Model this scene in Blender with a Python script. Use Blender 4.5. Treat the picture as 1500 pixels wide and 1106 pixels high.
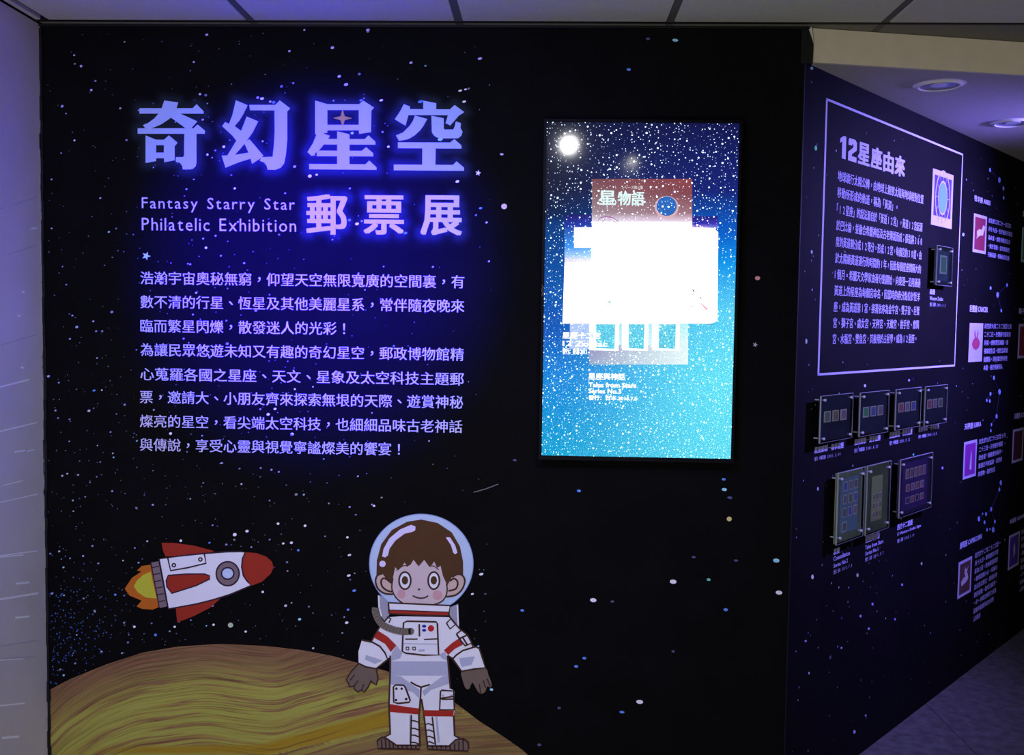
import bpy, bmesh, math, random
from mathutils import Vector, Matrix
from mathutils.geometry import tessellate_polygon
random.seed(11)
SC = bpy.context.scene
for o in list(bpy.data.objects): bpy.data.objects.remove(o)

# ------------------------------------------------------------------ camera, world, light, exposure
YAW, PITCH, ROLL, FOC = 0.03436136, 0.05495335, -0.01400236, 1450.0
EYE, D = 1.455, 2.9137
ANG = 0.69923429                      # the side wall recedes at this angle from the depth axis
XL, XC = -1.503, 0.727                # left wall, corner between front wall and side wall
CEIL, SOFF = EYE + 0.8565, EYE + 0.760
def cam_axes():
    cy, sy, cp, sp = math.cos(YAW), math.sin(YAW), math.cos(PITCH), math.sin(PITCH)
    f = Vector((-sy*cp, cy*cp, -sp)); r = Vector((cy, sy, 0)); d = f.cross(r)
    cr, sr = math.cos(ROLL), math.sin(ROLL)
    return cr*r + sr*d, -sr*r + cr*d, f
AR, AD, AF = cam_axes()
cam_data = bpy.data.cameras.new('camera'); cam = bpy.data.objects.new('camera', cam_data)
SC.collection.objects.link(cam); SC.camera = cam
cam_data.sensor_width = 36.0; cam_data.lens = FOC/1500*36.0; cam_data.clip_start = 0.02
m3 = Matrix((AR, -AD, -AF)).transposed()
cam.matrix_world = Matrix.Translation((0, 0, EYE)) @ m3.to_4x4()

world = bpy.data.worlds.new('world'); SC.world = world; world.use_nodes = True
world.node_tree.nodes['Background'].inputs[0].default_value = (0.5, 0.45, 0.6, 1)
world.node_tree.nodes['Background'].inputs[1].default_value = 0.02
SC.view_settings.view_transform = 'Standard'; SC.view_settings.look = 'None'
SC.view_settings.exposure = 0.0; SC.view_settings.gamma = 1.0; SC.view_settings.use_curve_mapping = False
SC.cycles.max_bounces = 8

def aim(o, target):
    d = Vector(target) - o.location
    o.rotation_euler = d.to_track_quat('-Z', 'Y').to_euler()
def spot(name, loc, target, color, watts, deg, blend=1.0, radius=0.04):
    l = bpy.data.lights.new(name, 'SPOT'); l.energy = watts; l.color = color
    l.spot_size = math.radians(deg); l.spot_blend = blend; l.shadow_soft_size = radius
    o = bpy.data.objects.new(name, l); SC.collection.objects.link(o); o.location = loc; aim(o, target)
    return o
def area(name, loc, target, color, watts, sx, sy):
    l = bpy.data.lights.new(name, 'AREA'); l.energy = watts; l.color = color
    l.shape = 'RECTANGLE'; l.size = sx; l.size_y = sy
    o = bpy.data.objects.new(name, l); SC.collection.objects.link(o); o.location = loc; aim(o, target)
    return o
BLUE_LAMP = (-0.62, 0.95, CEIL-0.17)
LAMP_A = (0.08, 1.54, CEIL-0.11)
LAMP_B = (0.38, 1.05, CEIL-0.11)
RIGHT_LAMP = (2.42, 3.32, SOFF-0.14)
spot('blue_spot', BLUE_LAMP, (-0.68, D, EYE+0.17), (0.016, 0.0015, 1.0), 3600, 34, 1.0, 0.03)
spot('blue_wash', BLUE_LAMP, (-0.60, D, EYE-0.42), (0.22, 0.21, 1.0), 105, 94, 0.8, 0.03)
spot('warm_spot_a', LAMP_A, (-0.45, D, EYE-0.55), (0.97, 0.97, 1.0), 15, 100, 1.0, 0.03)
spot('warm_spot_b', LAMP_B, (-0.55, D, EYE-1.0), (0.97, 0.99, 0.96), 36, 75, 1.0, 0.03)
spot('violet_spot', RIGHT_LAMP, (1.40, 3.74, EYE+0.06), (0.24, 0.19, 1.0), 350, 106, 1.0, 0.04)
spot('violet_fill', (-0.35, 0.9, 1.25), (-1.5, 2.0, 1.95), (0.66, 0.38, 1.0), 22, 62, 1.0, 0.08)
area('ceiling_bounce', (-0.95, -1.1, 0.5), (0.5, 1.9, CEIL), (1.0, 0.98, 0.82), 46.0, 0.9, 1.0)
area('floor_fill', (3.2, 1.6, CEIL-0.06), (2.6, 2.6, 0), (1.0, 0.95, 0.90), 6.0, 0.6, 0.6)  # added fill without a fixture, lifts the dark floor and soffit
spot('beam_spot', (2.1, 0.0, 0.9), (1.4, 3.0, SOFF+0.05), (1.0, 0.84, 0.62), 18, 60, 1.0, 0.1)

# ------------------------------------------------------------------ surfaces that carry things: (u, z, w)
class Surf:
    def __init__(s, org, u, n):
        s.o = Vector(org); s.u = Vector(u).normalized(); s.n = Vector(n).normalized()
    def at(s, u, z, w=0.0):
        return s.o + s.u*u + Vector((0, 0, z)) + s.n*w
    def px(s, x, y, w=0.0):           # where the line of sight of a picture point meets the surface
        d = AR*((x-750)/FOC) + AD*((y-553)/FOC) + AF
        c = Vector((0, 0, EYE)); o = s.o + s.n*w
        t = (o-c).dot(s.n)/d.dot(s.n); p = c + d*t
        return ((p-s.o).dot(s.u), p.z - s.o.z)
FR = Surf((0, D, 0), (1, 0, 0), (0, -1, 0))
RU = Vector((math.sin(ANG), math.cos(ANG), 0)); RN = Vector((math.cos(ANG), -math.sin(ANG), 0))
RT = Surf((XC, D, 0), RU, RN)

# ------------------------------------------------------------------ materials
def lin(c):
    c = c/255.0
    return c/12.92 if c <= 0.04045 else ((c+0.055)/1.055)**2.4
MATS = {}
def mat(name, rgb, rough=0.6, spec=0.3, metal=0.0, emit=0.0, grain=0.0, gscale=60.0, srgb=True, bump=0.0, trans=0.0, alpha=1.0):
    if name in MATS: return MATS[name]
    m = bpy.data.materials.new(name); m.use_nodes = True; nt = m.node_tree
    b = nt.nodes['Principled BSDF']
    c = tuple(lin(v) for v in rgb) if srgb else tuple(rgb)
    b.inputs['Base Color'].default_value = (*c, 1)
    b.inputs['Roughness'].default_value = rough
    b.inputs['Specular IOR Level'].default_value = spec
    b.inputs['Metallic'].default_value = metal
    b.inputs['Transmission Weight'].default_value = trans
    b.inputs['Alpha'].default_value = alpha
    if emit:
        b.inputs['Emission Color'].default_value = (*c, 1); b.inputs['Emission Strength'].default_value = emit
    tc = nt.nodes.new('ShaderNodeTexCoord')
    nz = nt.nodes.new('ShaderNodeTexNoise'); nz.inputs['Scale'].default_value = gscale; nz.inputs['Detail'].default_value = 4
    nt.links.new(tc.outputs['Object'], nz.inputs['Vector'])
    if grain and not emit:
        mr = nt.nodes.new('ShaderNodeMapRange'); mr.inputs[1].default_value = 0.25; mr.inputs[2].default_value = 0.75
        mr.inputs[3].default_value = 1-grain; mr.inputs[4].default_value = 1+grain
        mx = nt.nodes.new('ShaderNodeVectorMath'); mx.operation = 'SCALE'
        mx.inputs[0].default_value = c
        nt.links.new(nz.outputs['Fac'], mr.inputs[0]); nt.links.new(mr.outputs[0], mx.inputs['Scale'])
        nt.links.new(mx.outputs[0], b.inputs['Base Color'])
    if bump:
        bp = nt.nodes.new('ShaderNodeBump'); bp.inputs['Strength'].default_value = bump; bp.inputs['Distance'].default_value = 0.002
        nt.links.new(nz.outputs['Fac'], bp.inputs['Height']); nt.links.new(bp.outputs[0], b.inputs['Normal'])
    MATS[name] = m
    return m
def attr_mat(name, rough=0.6, spec=0.2, emit=False):
    if name in MATS: return MATS[name]
    m = bpy.data.materials.new(name); m.use_nodes = True; nt = m.node_tree; b = nt.nodes['Principled BSDF']
    a = nt.nodes.new('ShaderNodeAttribute'); a.attribute_name = 'col'
    b.inputs['Roughness'].default_value = rough; b.inputs['Specular IOR Level'].default_value = spec
    nt.links.new(a.outputs['Color'], b.inputs['Base Color'])
    MATS[name] = m
    return m

BLACK = mat('black_vinyl', (0.0045, 0.0045, 0.0048), 0.75, 0.02, srgb=False, grain=0.15, gscale=8)
NAVY = mat('navy_vinyl', (0.005, 0.0045, 0.0065), 0.7, 0.05, srgb=False, grain=0.25, gscale=3)
LAV = mat('lavender_ink', (0.60, 0.58, 0.92), 0.6, 0.2, srgb=False, grain=0.04, gscale=30)
TITLE = mat('title_ink', (0.38, 0.49, 0.92), 0.6, 0.2, srgb=False, grain=0.03, gscale=30)
WHITEINK = mat('white_ink', (0.80, 0.80, 0.86), 0.6, 0.2, srgb=False, grain=0.03, gscale=20)
PANELINK = mat('panel_ink', (0.58, 0.55, 0.90), 0.6, 0.2, srgb=False, grain=0.04, gscale=30)

# ------------------------------------------------------------------ object helpers
def link(o): SC.collection.objects.link(o)
def wloc(o):
    v = Vector((0, 0, 0))
    while o is not None: v = v + o.location; o = o.parent
    return v
def tag(o, label=None, cat=None, group=None, kind=None):
    if label: o['label'] = label
    if cat: o['category'] = cat
    if group: o['group'] = group
    if kind: o['kind'] = kind
    return o
def thing(name, loc, label, cat, group=None):
    o = bpy.data.objects.new(name, None); link(o); o.location = loc; o.empty_display_size = 0.05
    return tag(o, label, cat, group)
def mesh(name, V, F, m, parent=None, cols=None, smooth=False, label=None, kind=None):
    V = [Vector(v) for v in V]
    if parent is not None: org = wloc(parent)
    else:
        org = Vector(((min(v.x for v in V)+max(v.x for v in V))/2, (min(v.y for v in V)+max(v.y for v in V))/2, min(v.z for v in V)))
    me = bpy.data.meshes.new(name); me.from_pydata([v-org for v in V], [], F); me.update()
    if cols:
        a = me.color_attributes.new('col', 'FLOAT_COLOR', 'POINT')
        flat = []
        for c in cols: flat += [c[0], c[1], c[2], 1.0]
        a.data.foreach_set('color', flat)
    if smooth:
        for p in me.polygons: p.use_smooth = True
    ms = m if isinstance(m, (list, tuple)) else [m]
    for k in ms: me.materials.append(k)
    o = bpy.data.objects.new(name, me); link(o)
    if parent is None: o.location = org
    else: o.parent = parent
    if label: o['label'] = label
    if kind: o['kind'] = kind
    return o
class Geo:
    def __init__(s): s.V = []; s.F = []; s.C = []
    def add(s, V, F, c=None):
        b = len(s.V); s.V += V; s.F += [tuple(b+i for i in f) for f in F]
        if c is not None: s.C += [c]*len(V)
        return s
    def box(s, a, b, c=None):
        x0, y0, z0 = a; x1, y1, z1 = b
        V = [Vector(p) for p in ((x0,y0,z0),(x1,y0,z0),(x1,y1,z0),(x0,y1,z0),(x0,y0,z1),(x1,y0,z1),(x1,y1,z1),(x0,y1,z1))]
        return s.add(V, [(0,3,2,1),(4,5,6,7),(0,1,5,4),(1,2,6,5),(2,3,7,6),(3,0,4,7)], c)
    def sbox(s, S, u0, u1, z0, z1, w0, w1, c=None):
        V = [S.at(u, z, w) for (u, z, w) in ((u0,z0,w0),(u1,z0,w0),(u1,z0,w1),(u0,z0,w1),(u0,z1,w0),(u1,z1,w0),(u1,z1,w1),(u0,z1,w1))]
        return s.add(V, [(0,1,2,3),(4,7,6,5),(0,4,5,1),(1,5,6,2),(2,6,7,3),(3,7,4,0)], c)
    def cyl(s, p0, p1, r0, r1=None, n=14, c=None, caps=True):
        r1 = r0 if r1 is None else r1
        p0 = Vector(p0); p1 = Vector(p1); ax = (p1-p0).normalized()
        t = Vector((0,0,1)) if abs(ax.z) < 0.9 else Vector((1,0,0))
        e1 = ax.cross(t).normalized(); e2 = ax.cross(e1)
        V = []
        for p, r in ((p0, r0), (p1, r1)):
            for i in range(n):
                a = 2*math.pi*i/n; V.append(p + e1*(r*math.cos(a)) + e2*(r*math.sin(a)))
        F = [(i, (i+1) % n, n+(i+1) % n, n+i) for i in range(n)]
        if caps: F += [tuple(range(n-1, -1, -1)), tuple(range(n, 2*n))]
        return s.add(V, F, c)
    def out(s, name, m, parent=None, **k):
        return mesh(name, s.V, s.F, m, parent, cols=s.C if s.C else None, **k)

def smooth_pts(P, n=5, closed=True):
    out = []; N = len(P)
    rng = range(N) if closed else range(N-1)
    for i in rng:
        if closed: p0, p1, p2, p3 = P[i-1], P[i], P[(i+1) % N], P[(i+2) % N]
        else: p0, p1, p2, p3 = P[max(i-1, 0)], P[i], P[i+1], P[min(i+2, N-1)]
        for k in range(n):
            t = k/n; t2 = t*t; t3 = t2*t
            out.append(tuple(0.5*((2*p1[j]) + (-p0[j]+p2[j])*t + (2*p0[j]-5*p1[j]+4*p2[j]-p3[j])*t2 + (-p0[j]+3*p1[j]-3*p2[j]+p3[j])*t3) for j in (0, 1)))
    if not closed: out.append(tuple(P[-1]))
    return out
def tri(P):
    return [tuple(t) for t in tessellate_polygon([[Vector((x, y, 0)) for x, y in P]])]
def ell(cx, cy, rx, ry, n=28, rot=0.0):
    c, s = math.cos(rot), math.sin(rot)
    return [(cx+rx*math.cos(a)*c-ry*math.sin(a)*s, cy+rx*math.cos(a)*s+ry*math.sin(a)*c) for a in [2*math.pi*i/n for i in range(n)]]
T = 0.0004                             # thickness of one printed film
class Print:
    """flat printed shapes drawn on a surface; picture points are carried onto the surface once, as its own u, z"""
    def __init__(s, S, ox=0, oy=0, k=1.0): s.S = S; s.ox = ox; s.oy = oy; s.k = k
    def uv(s, P): return [s.S.px(s.ox+x*s.k, s.oy+y*s.k) for x, y in P]
    def fill(s, g, P, w, c=None, smooth=0):
        if smooth: P = smooth_pts(P, smooth)
        Q = s.uv(P); N = len(Q)
        V = [s.S.at(u, z, w) for u, z in Q] + [s.S.at(u, z, w-T*0.9) for u, z in Q]
        F = tri(P) + [(i, (i+1) % N, N+(i+1) % N, N+i) for i in range(N)]
        g.add(V, F, c)
    def stroke(s, g, P, wid, w, c=None, closed=False, smooth=0):
        if smooth: P = smooth_pts(P, smooth, closed)
        if closed: P = list(P)+[P[0]]
        L = []; R = []
        for i, p in enumerate(P):
            a = P[max(i-1, 0)]; b = P[min(i+1, len(P)-1)]
            if closed and i in (0, len(P)-1): a = P[-2]; b = P[1]
            dx, dy = b[0]-a[0], b[1]-a[1]; l = math.hypot(dx, dy) or 1
            nx, ny = -dy/l*wid/2, dx/l*wid/2
            L.append((p[0]+nx, p[1]+ny)); R.append((p[0]-nx, p[1]-ny))
        Q = s.uv(L+R); n = len(L)
        g.add([s.S.at(u, z, w) for u, z in Q], [(i, i+1, n+i+1, n+i) for i in range(n-1)], c)

# ------------------------------------------------------------------ lettering: glyph outlines of the built-in font
_cache = {}
def glyph(body, bold=0.0):
    key = (body, bold)
    if key in _cache: return _cache[key]
    c = bpy.data.curves.new('g', 'FONT'); c.body = body; c.size = 1.0; c.resolution_u = 2
    o = bpy.data.objects.new('g', c); link(o)
    dg = bpy.context.evaluated_depsgraph_get()
    me = o.evaluated_get(dg).to_mesh()
    V = [(v.co.x, v.co.y) for v in me.vertices]; F = [tuple(p.vertices) for p in me.polygons]
    bpy.data.objects.remove(o); bpy.data.curves.remove(c)
    if bold >= 0.008:                   # heavier weight: shifted copies, each a hair further out (third coordinate) so no two films coincide
        V0, F0 = V, F; V = []; F = []; h = bold
        for i, (dx, dy) in enumerate(((-h, 0), (h, 0)) if bold < 0.02 else ((-h, -h*0.6), (h, -h*0.6), (-h, h*0.6), (h, h*0.6))):
            b = len(V); V += [(x+dx, y+dy, i*0.00012) for x, y in V0]; F += [tuple(b+k for k in f) for f in F0]
    else: V = [(x, y, 0.0) for x, y in V]
    _cache[key] = (V, F)
    return _cache[key]
def grid_text(body, bold=0.0):          # square cells, one per character, Chinese setting
    V = []; F = []
    for i, ch in enumerate(body):
        if ch == ' ': continue
        v, f = glyph(ch, bold)
        if not v: continue
        x0, x1 = min(p[0] for p in v), max(p[0] for p in v); y0, y1 = min(p[1] for p in v), max(p[1] for p in v)
        dx, dy = 0, 0
        if ch in '，、。；': dx = 0.5-(x0+x1)/2; dy = 0.36-(y0+y1)/2
        elif ch == '！': dx = 0.5-(x0+x1)/2
        if ch.isascii(): dx = 0.5-(x0+x1)/2
        b = len(V); V += [(p[0]+dx+i, p[1]+dy, p[2]) for p in v]; F += [tuple(b+k for k in q) for q in f]
    return V, F
def place_text(S, VF, box, w, fit=True):
    """fit a string into (u0, u1, z0, z1) on a surface"""
    V, F = VF; u0, u1, z0, z1 = box
    x0, x1 = min(p[0] for p in V), max(p[0] for p in V); y0, y1 = min(p[1] for p in V), max(p[1] for p in V)
    sx = (u1-u0)/(x1-x0); sz = (z1-z0)/(y1-y0)
    return [S.at(u0+(p[0]-x0)*sx, z0+(p[1]-y0)*sz, w+p[2]) for p in V], F
def px_box(S, xl, yt, yb, xr, w=0.0):
    a = S.px(xl, yt, w); b = S.px(xl, yb, w); c = S.px(xr, (yt+yb)/2, w)
    return (a[0], c[0], b[1], a[1])
# ------------------------------------------------------------------ the room
GREY = mat('grey_laminate', (0.63, 0.61, 0.555), 0.38, 0.4, srgb=False, grain=0.06, gscale=5)
CEILM = mat('ceiling_panel_grey', (0.50, 0.50, 0.46), 0.9, 0.1, srgb=False, grain=0.10, gscale=180, bump=0.3)
BARM = mat('dark_grid_bar', (0.10, 0.10, 0.095), 0.7, 0.2, srgb=False)
BLACKTRIM = mat('black_trim', (0.007, 0.007, 0.008), 0.6, 0.2, srgb=False, grain=0.2, gscale=40)  # the trim's own black
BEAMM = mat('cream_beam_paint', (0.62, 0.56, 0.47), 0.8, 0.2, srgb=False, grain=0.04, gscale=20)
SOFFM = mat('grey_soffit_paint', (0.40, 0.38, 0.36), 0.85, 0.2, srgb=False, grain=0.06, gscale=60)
FLOORM = mat('grey_carpet_tile', (0.105, 0.10, 0.085), 0.95, 0.1, srgb=False, grain=0.35, gscale=25, bump=0.5)
SUB = mat('dark_subfloor', (0.03, 0.03, 0.03), 0.9, 0.1, srgb=False)
YB, XR, YF = -2.0, 4.2, 6.2
def struct(o): o['kind'] = 'structure'; return o

g = Geo().box((XL-0.15, YB-0.1, -0.06), (XR+0.1, YF, -0.006)); floor = struct(g.out('floor', SUB))
tile_me = None
def block_mesh(name, sx, sy, sz, m, bev):
    bm = bmesh.new(); bmesh.ops.create_cube(bm, size=1); bmesh.ops.scale(bm, vec=(sx, sy, sz), verts=bm.verts)
    bmesh.ops.bevel(bm, geom=[e for e in bm.edges], offset=bev, segments=1, affect='EDGES')
    me = bpy.data.meshes.new(name); bm.to_mesh(me); bm.free(); me.materials.append(m); return me
FT = 0.6; tm = block_mesh('floor_tile', FT-0.0018, FT-0.0018, 0.006, FLOORM, 0.0006)
def in_room(x, y):                     # the open floor: in front of the front wall or to the right of the side wall
    if y < D: return True
    return (Vector((x, y, 0))-RT.o).dot(RN) > -0.40
i = 0
x = XL+FT/2
while x < XR:
    y = D-FT/2
    while y > YB+0.2: y -= FT
    y += FT
    while y < YF-0.3:
        if in_room(x, y):
            o = bpy.data.objects.new('floor_tile', tm); link(o); o.parent = floor
            o.location = Vector((x, y, -0.003))-wloc(floor)
        y += FT
    x += FT
# front wall, its thickness shows at the top right where it stands clear of the beam
TH = 0.02
wf = Geo(); wf.box((XL, D, 0), (XC, D+0.10, CEIL))
wall_front = struct(wf.out('wall_front', BLACK))
g = Geo()
a = FR.px(1178, 96); b = FR.px(1183, 42); c_ = FR.px(1191, 66); d_ = FR.px(1189.5, 94)
P = [(XC-0.012, b[1]), (b[0]+0.002, b[1]), c_, d_, (XC-0.012, d_[1])]
V = [Vector((p[0], D-0.006, p[1])) for p in P]+[Vector((p[0], D+0.03, p[1])) for p in P]
g.add(V, [tuple(range(5)), tuple(range(9, 4, -1))]+[(i, (i+1) % 5, 5+(i+1) % 5, 5+i) for i in range(5)])
struct(g.out('trim_1', BLACKTRIM))
# side wall with its graphic film
g = Geo().sbox(RT, 0.0, 4.3, 0.0, SOFF, -0.12, 0.0); wall_right = struct(g.out('wall_right', NAVY))
# the bottom and near strip of the film at the corner
g = Geo().sbox(RT, 0.0, 0.004, 0.0, SOFF, 0.0, 0.002); g.out('corner_edge', BLACKTRIM, wall_right)
g = Geo().box((XL-0.12, YB, 0), (XL, D+0.1, CEIL)); wall_left = struct(g.out('wall_left', GREY))
g = Geo().box((XL-0.12, YB-0.12, 0), (XR+0.12, YB, CEIL)); struct(g.out('wall_back', mat('back_wall_paint', (0.06, 0.06, 0.065), 0.8, 0.2, srgb=False)))
g = Geo().box((XR, YB, 0), (XR+0.12, YF, CEIL)); struct(g.out('wall_far_right', mat('far_wall_paint', (0.10, 0.10, 0.11), 0.8, 0.2, srgb=False)))
g = Geo().box((3.2, YF, 0), (XR+0.12, YF+0.12, CEIL)); struct(g.out('wall_far_end', MATS['far_wall_paint']))
# ragged black edging in the left corner
g = Geo(); zz = 0.0; random.seed(5)
while zz < CEIL-0.02:
    h = random.uniform(0.02, 0.07); wd = random.uniform(0.006, 0.011)
    g.box((XL, D-wd, zz), (XL+0.006+random.uniform(0, 0.003), D-0.0005, min(zz+h, CEIL-0.012))); zz += h
struct(g.out('trim_2', BLACKTRIM))
g = Geo(); zz = 0.2
for k in range(26):
    zz = random.choice([random.uniform(0.9, 1.35), random.uniform(0.3, 2.2)]); h = random.uniform(0.012, 0.06)
    g.box((XL+0.0002, D-0.014, zz), (XL+0.0016, D-0.0115, zz+h))
g.out('chipped_edge', mat('chipped_paint', (0.25, 0.25, 0.25), 0.8, 0.2, srgb=False), wall_left, kind='stuff')
# black strip along the top of the front wall
ZB = CEIL
g = Geo().box((XL, D-0.012, CEIL-0.006), (XC+0.01, D, CEIL)); struct(g.out('trim_3', BLACKTRIM))

# ceiling: recessed slab, panels laid in dark grid bars
g = Geo().box((XL-0.12, YB-0.12, CEIL+0.012), (XR+0.12, YF, CEIL+0.10)); ceiling = struct(g.out('ceiling', mat('ceiling_slab', (0.05, 0.05, 0.05), 0.9, 0.1, srgb=False)))
x0 = FR.px(374, 35)[0]
bar_x = [x0+0.6*k for k in range(-2, 7)]
bar_x = [b for b in bar_x if b > XL+0.05]
YT = D-0.045                            # front edge of the last full row
pm = block_mesh('ceiling_panel', 0.6-0.022, 0.6-0.010, 0.014, CEILM, 0.002)
rows = []
yy = YT-0.3
while yy > YB: rows.append(yy); yy -= 0.6
for k in range(-2, 7):
    cx = x0+0.6*k+0.3
    for yy in rows:
        if cx-0.3 < XL:
            if cx+0.3 < XL+0.03: continue
            mm = bpy.data.meshes.get('ceiling_panel_cut') or block_mesh('ceiling_panel_cut', cx+0.3-0.011-XL-0.011, 0.59, 0.014, CEILM, 0.002)
            o = bpy.data.objects.new('ceiling_panel', mm); lx = (XL+cx+0.3)/2
        elif cx > XR: continue
        else: o = bpy.data.objects.new('ceiling_panel', pm); lx = cx
        link(o); o.parent = ceiling; o.location = Vector((lx, yy, CEIL+0.007))-wloc(ceiling)
for b in bar_x:
    g = Geo().box((b-0.010, YB, CEIL+0.001), (b+0.010, YT, CEIL+0.010)); g.out('grid_bar', BARM, ceiling)
    g = Geo().box((b-0.010, YT+0.012, CEIL+0.001), (b+0.010, YF-0.1, CEIL+0.010)); g.out('grid_bar', BARM, ceiling)
g = Geo().box((XL, YT, CEIL-0.001), (XR, YT+0.010, CEIL+0.012)); g.out('grid_bar', BLACKTRIM, ceiling)
# the strip of cut panels past the last bar: a step up
CUT = mat('cut_panel_shaded', (0.20, 0.195, 0.18), 0.9, 0.1, srgb=False, grain=0.12, gscale=120)  # ceiling grey darkened: the strip's shade is put into its colour
bx = [XL]+bar_x+[XR]
for a, b in zip(bx[:-1], bx[1:]):
    g = Geo().box((a+0.011, YT+0.013, CEIL+0.0015), (b-0.011, YF-0.1 if b > 0.75 else D-0.001, CEIL+0.011)); g.out('cut_panel', CUT, ceiling)

# beam and soffit to the right of the front wall
p0 = FR.px(1189, 94); BX, BZ = p0[0], SOFF
BD = Vector((math.cos(0.19967537), math.sin(0.19967537), 0)); BN = Vector((BD.y, -BD.x, 0))
org = Vector((BX, D+0.002, 0))
L = 3.6
g = Geo()
A = [org, org+BD*L, org+BD*L-BN*0.012, org-BN*0.012]
V = [Vector((p.x, p.y, BZ)) for p in A]+[Vector((p.x, p.y, CEIL-0.0005)) for p in A]
g.add(V, [(0, 3, 2, 1), (4, 5, 6, 7), (0, 1, 5, 4), (1, 2, 6, 5), (2, 3, 7, 6), (3, 0, 4, 7)])
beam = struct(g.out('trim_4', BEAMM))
g = Geo()
A = [org-BN*0.0125, org+BD*L-BN*0.0125, Vector((XR, YF, 0)), RT.at(4.3, 0, -0.1), RT.at(0.0, 0, -0.02)]
V = [Vector((p.x, p.y, SOFF)) for p in A]+[Vector((p.x, p.y, SOFF+0.04)) for p in A]
g.add(V, [(4, 3, 2, 1, 0), (5, 6, 7, 8, 9)]+[(i, (i+1) % 5, 5+(i+1) % 5, 5+i) for i in range(5)])
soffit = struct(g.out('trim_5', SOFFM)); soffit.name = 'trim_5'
g = Geo()                              # torn sliver of pale backing at the beam's end
q0 = FR.px(1183, 41); q1 = FR.px(1190, 64)
g.add([Vector((q0[0], D-0.008, q0[1])), Vector((q0[0]+0.010, D-0.008, q0[1])), Vector((q1[0]+0.002, D-0.008, q1[1])), Vector((q0[0], D-0.0062, q0[1])), Vector((q0[0]+0.010, D-0.0062, q0[1])), Vector((q1[0]+0.002, D-0.0062, q1[1]))],
      [(0, 2, 1), (3, 4, 5), (0, 1, 4, 3), (1, 2, 5, 4), (2, 0, 3, 5)])
g.out('torn_backing', mat('torn_paper', (0.55, 0.55, 0.55), 0.8, 0.1, srgb=False), beam)

# recessed downlights in the soffit
def soffit_px(x, y):
    d = AR*((x-750)/FOC) + AD*((y-553)/FOC) + AF
    return Vector((0, 0, EYE)) + d*((SOFF-EYE)/d.z)
RIMM = mat('downlight_rim', (0.75, 0.73, 0.70), 0.4, 0.4, srgb=False)
CANM = mat('downlight_can', (0.22, 0.22, 0.30), 0.35, 0.6, srgb=False)
def ring(g, c, r0, r1, z0, z1, n=32):
    V = []
    for r, z in ((r0, z0), (r1, z1)):
        for i in range(n):
            a = 2*math.pi*i/n; V.append(Vector((c.x+r*math.cos(a), c.y+r*math.sin(a), z)))
    g.add(V, [(i, (i+1) % n, n+(i+1) % n, n+i) for i in range(n)])
def downlight(c, label):
    t = thing('recessed_downlight', (c.x, c.y, SOFF-0.008), label, 'downlight', 'round recessed downlights in the soffit')
    g = Geo(); ring(g, c, 0.070, 0.078, SOFF-0.0015, SOFF-0.0002); ring(g, c, 0.062, 0.070, SOFF-0.0075, SOFF-0.0015); ring(g, c, 0.058, 0.062, SOFF-0.0045, SOFF-0.0075)
    g.out('rim', RIMM, t, smooth=True)
    g = Geo(); ring(g, c, 0.060, 0.052, SOFF-0.0050, SOFF-0.0012); g.cyl((c.x, c.y, SOFF-0.0012), (c.x, c.y, SOFF-0.0006), 0.054, n=32)
    g.out('reflector', CANM, t, smooth=False)
    g = Geo(); g.cyl((c.x, c.y, SOFF-0.0035), (c.x, c.y, SOFF-0.0012), 0.026, n=20); g.out('bulb', mat('unlit_bulb', (0.5, 0.5, 0.55), 0.3, 0.5, srgb=False), t)
downlight(soffit_px(1376, 124), 'recessed ceiling downlight nearer the front wall corner, unlit')
downlight(soffit_px(1484, 179), 'recessed ceiling downlight farther along the side wall, cut by the right edge')

# streaks of reflected light, painted as pale strips on the glossy left wall
g = Geo()
def left_pt(x, y, w=0.0):
    d = AR*((x-750)/FOC) + AD*((y-553)/FOC) + AF
    return Vector((0, 0, EYE)) + d*((XL+w)/d.x)
def reflection_strip(x0, y0, x1, y1, t):
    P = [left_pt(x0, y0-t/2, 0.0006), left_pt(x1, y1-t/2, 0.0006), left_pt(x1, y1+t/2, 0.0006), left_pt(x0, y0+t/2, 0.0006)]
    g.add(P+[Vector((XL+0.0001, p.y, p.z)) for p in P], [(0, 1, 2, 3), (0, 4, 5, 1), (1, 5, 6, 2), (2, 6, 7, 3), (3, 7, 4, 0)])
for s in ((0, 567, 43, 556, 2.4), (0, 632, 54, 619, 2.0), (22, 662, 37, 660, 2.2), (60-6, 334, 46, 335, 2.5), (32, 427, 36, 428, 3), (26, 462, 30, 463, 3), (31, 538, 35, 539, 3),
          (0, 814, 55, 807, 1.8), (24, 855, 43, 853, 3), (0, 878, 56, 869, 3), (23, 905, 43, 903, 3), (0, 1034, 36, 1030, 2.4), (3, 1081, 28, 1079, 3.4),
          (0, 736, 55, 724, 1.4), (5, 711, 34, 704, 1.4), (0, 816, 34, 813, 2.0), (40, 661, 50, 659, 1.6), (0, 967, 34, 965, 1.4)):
    reflection_strip(*s)
g.out('reflection_streak', mat('pale_reflection_paint', (0.95, 0.97, 0.95), 0.4, 0.4, srgb=False), wall_left, kind='stuff', label='pale streaks of reflected light painted on the wall')
g = Geo()  # dimmer reflections, painted as strips too
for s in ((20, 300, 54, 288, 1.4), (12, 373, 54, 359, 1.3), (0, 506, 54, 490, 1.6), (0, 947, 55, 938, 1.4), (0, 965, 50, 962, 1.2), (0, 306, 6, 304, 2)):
    reflection_strip(*s)
g.out('faint_reflection_streak', mat('faint_reflection_paint', (0.50, 0.50, 0.50), 0.4, 0.4, srgb=False), wall_left, kind='stuff')

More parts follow.
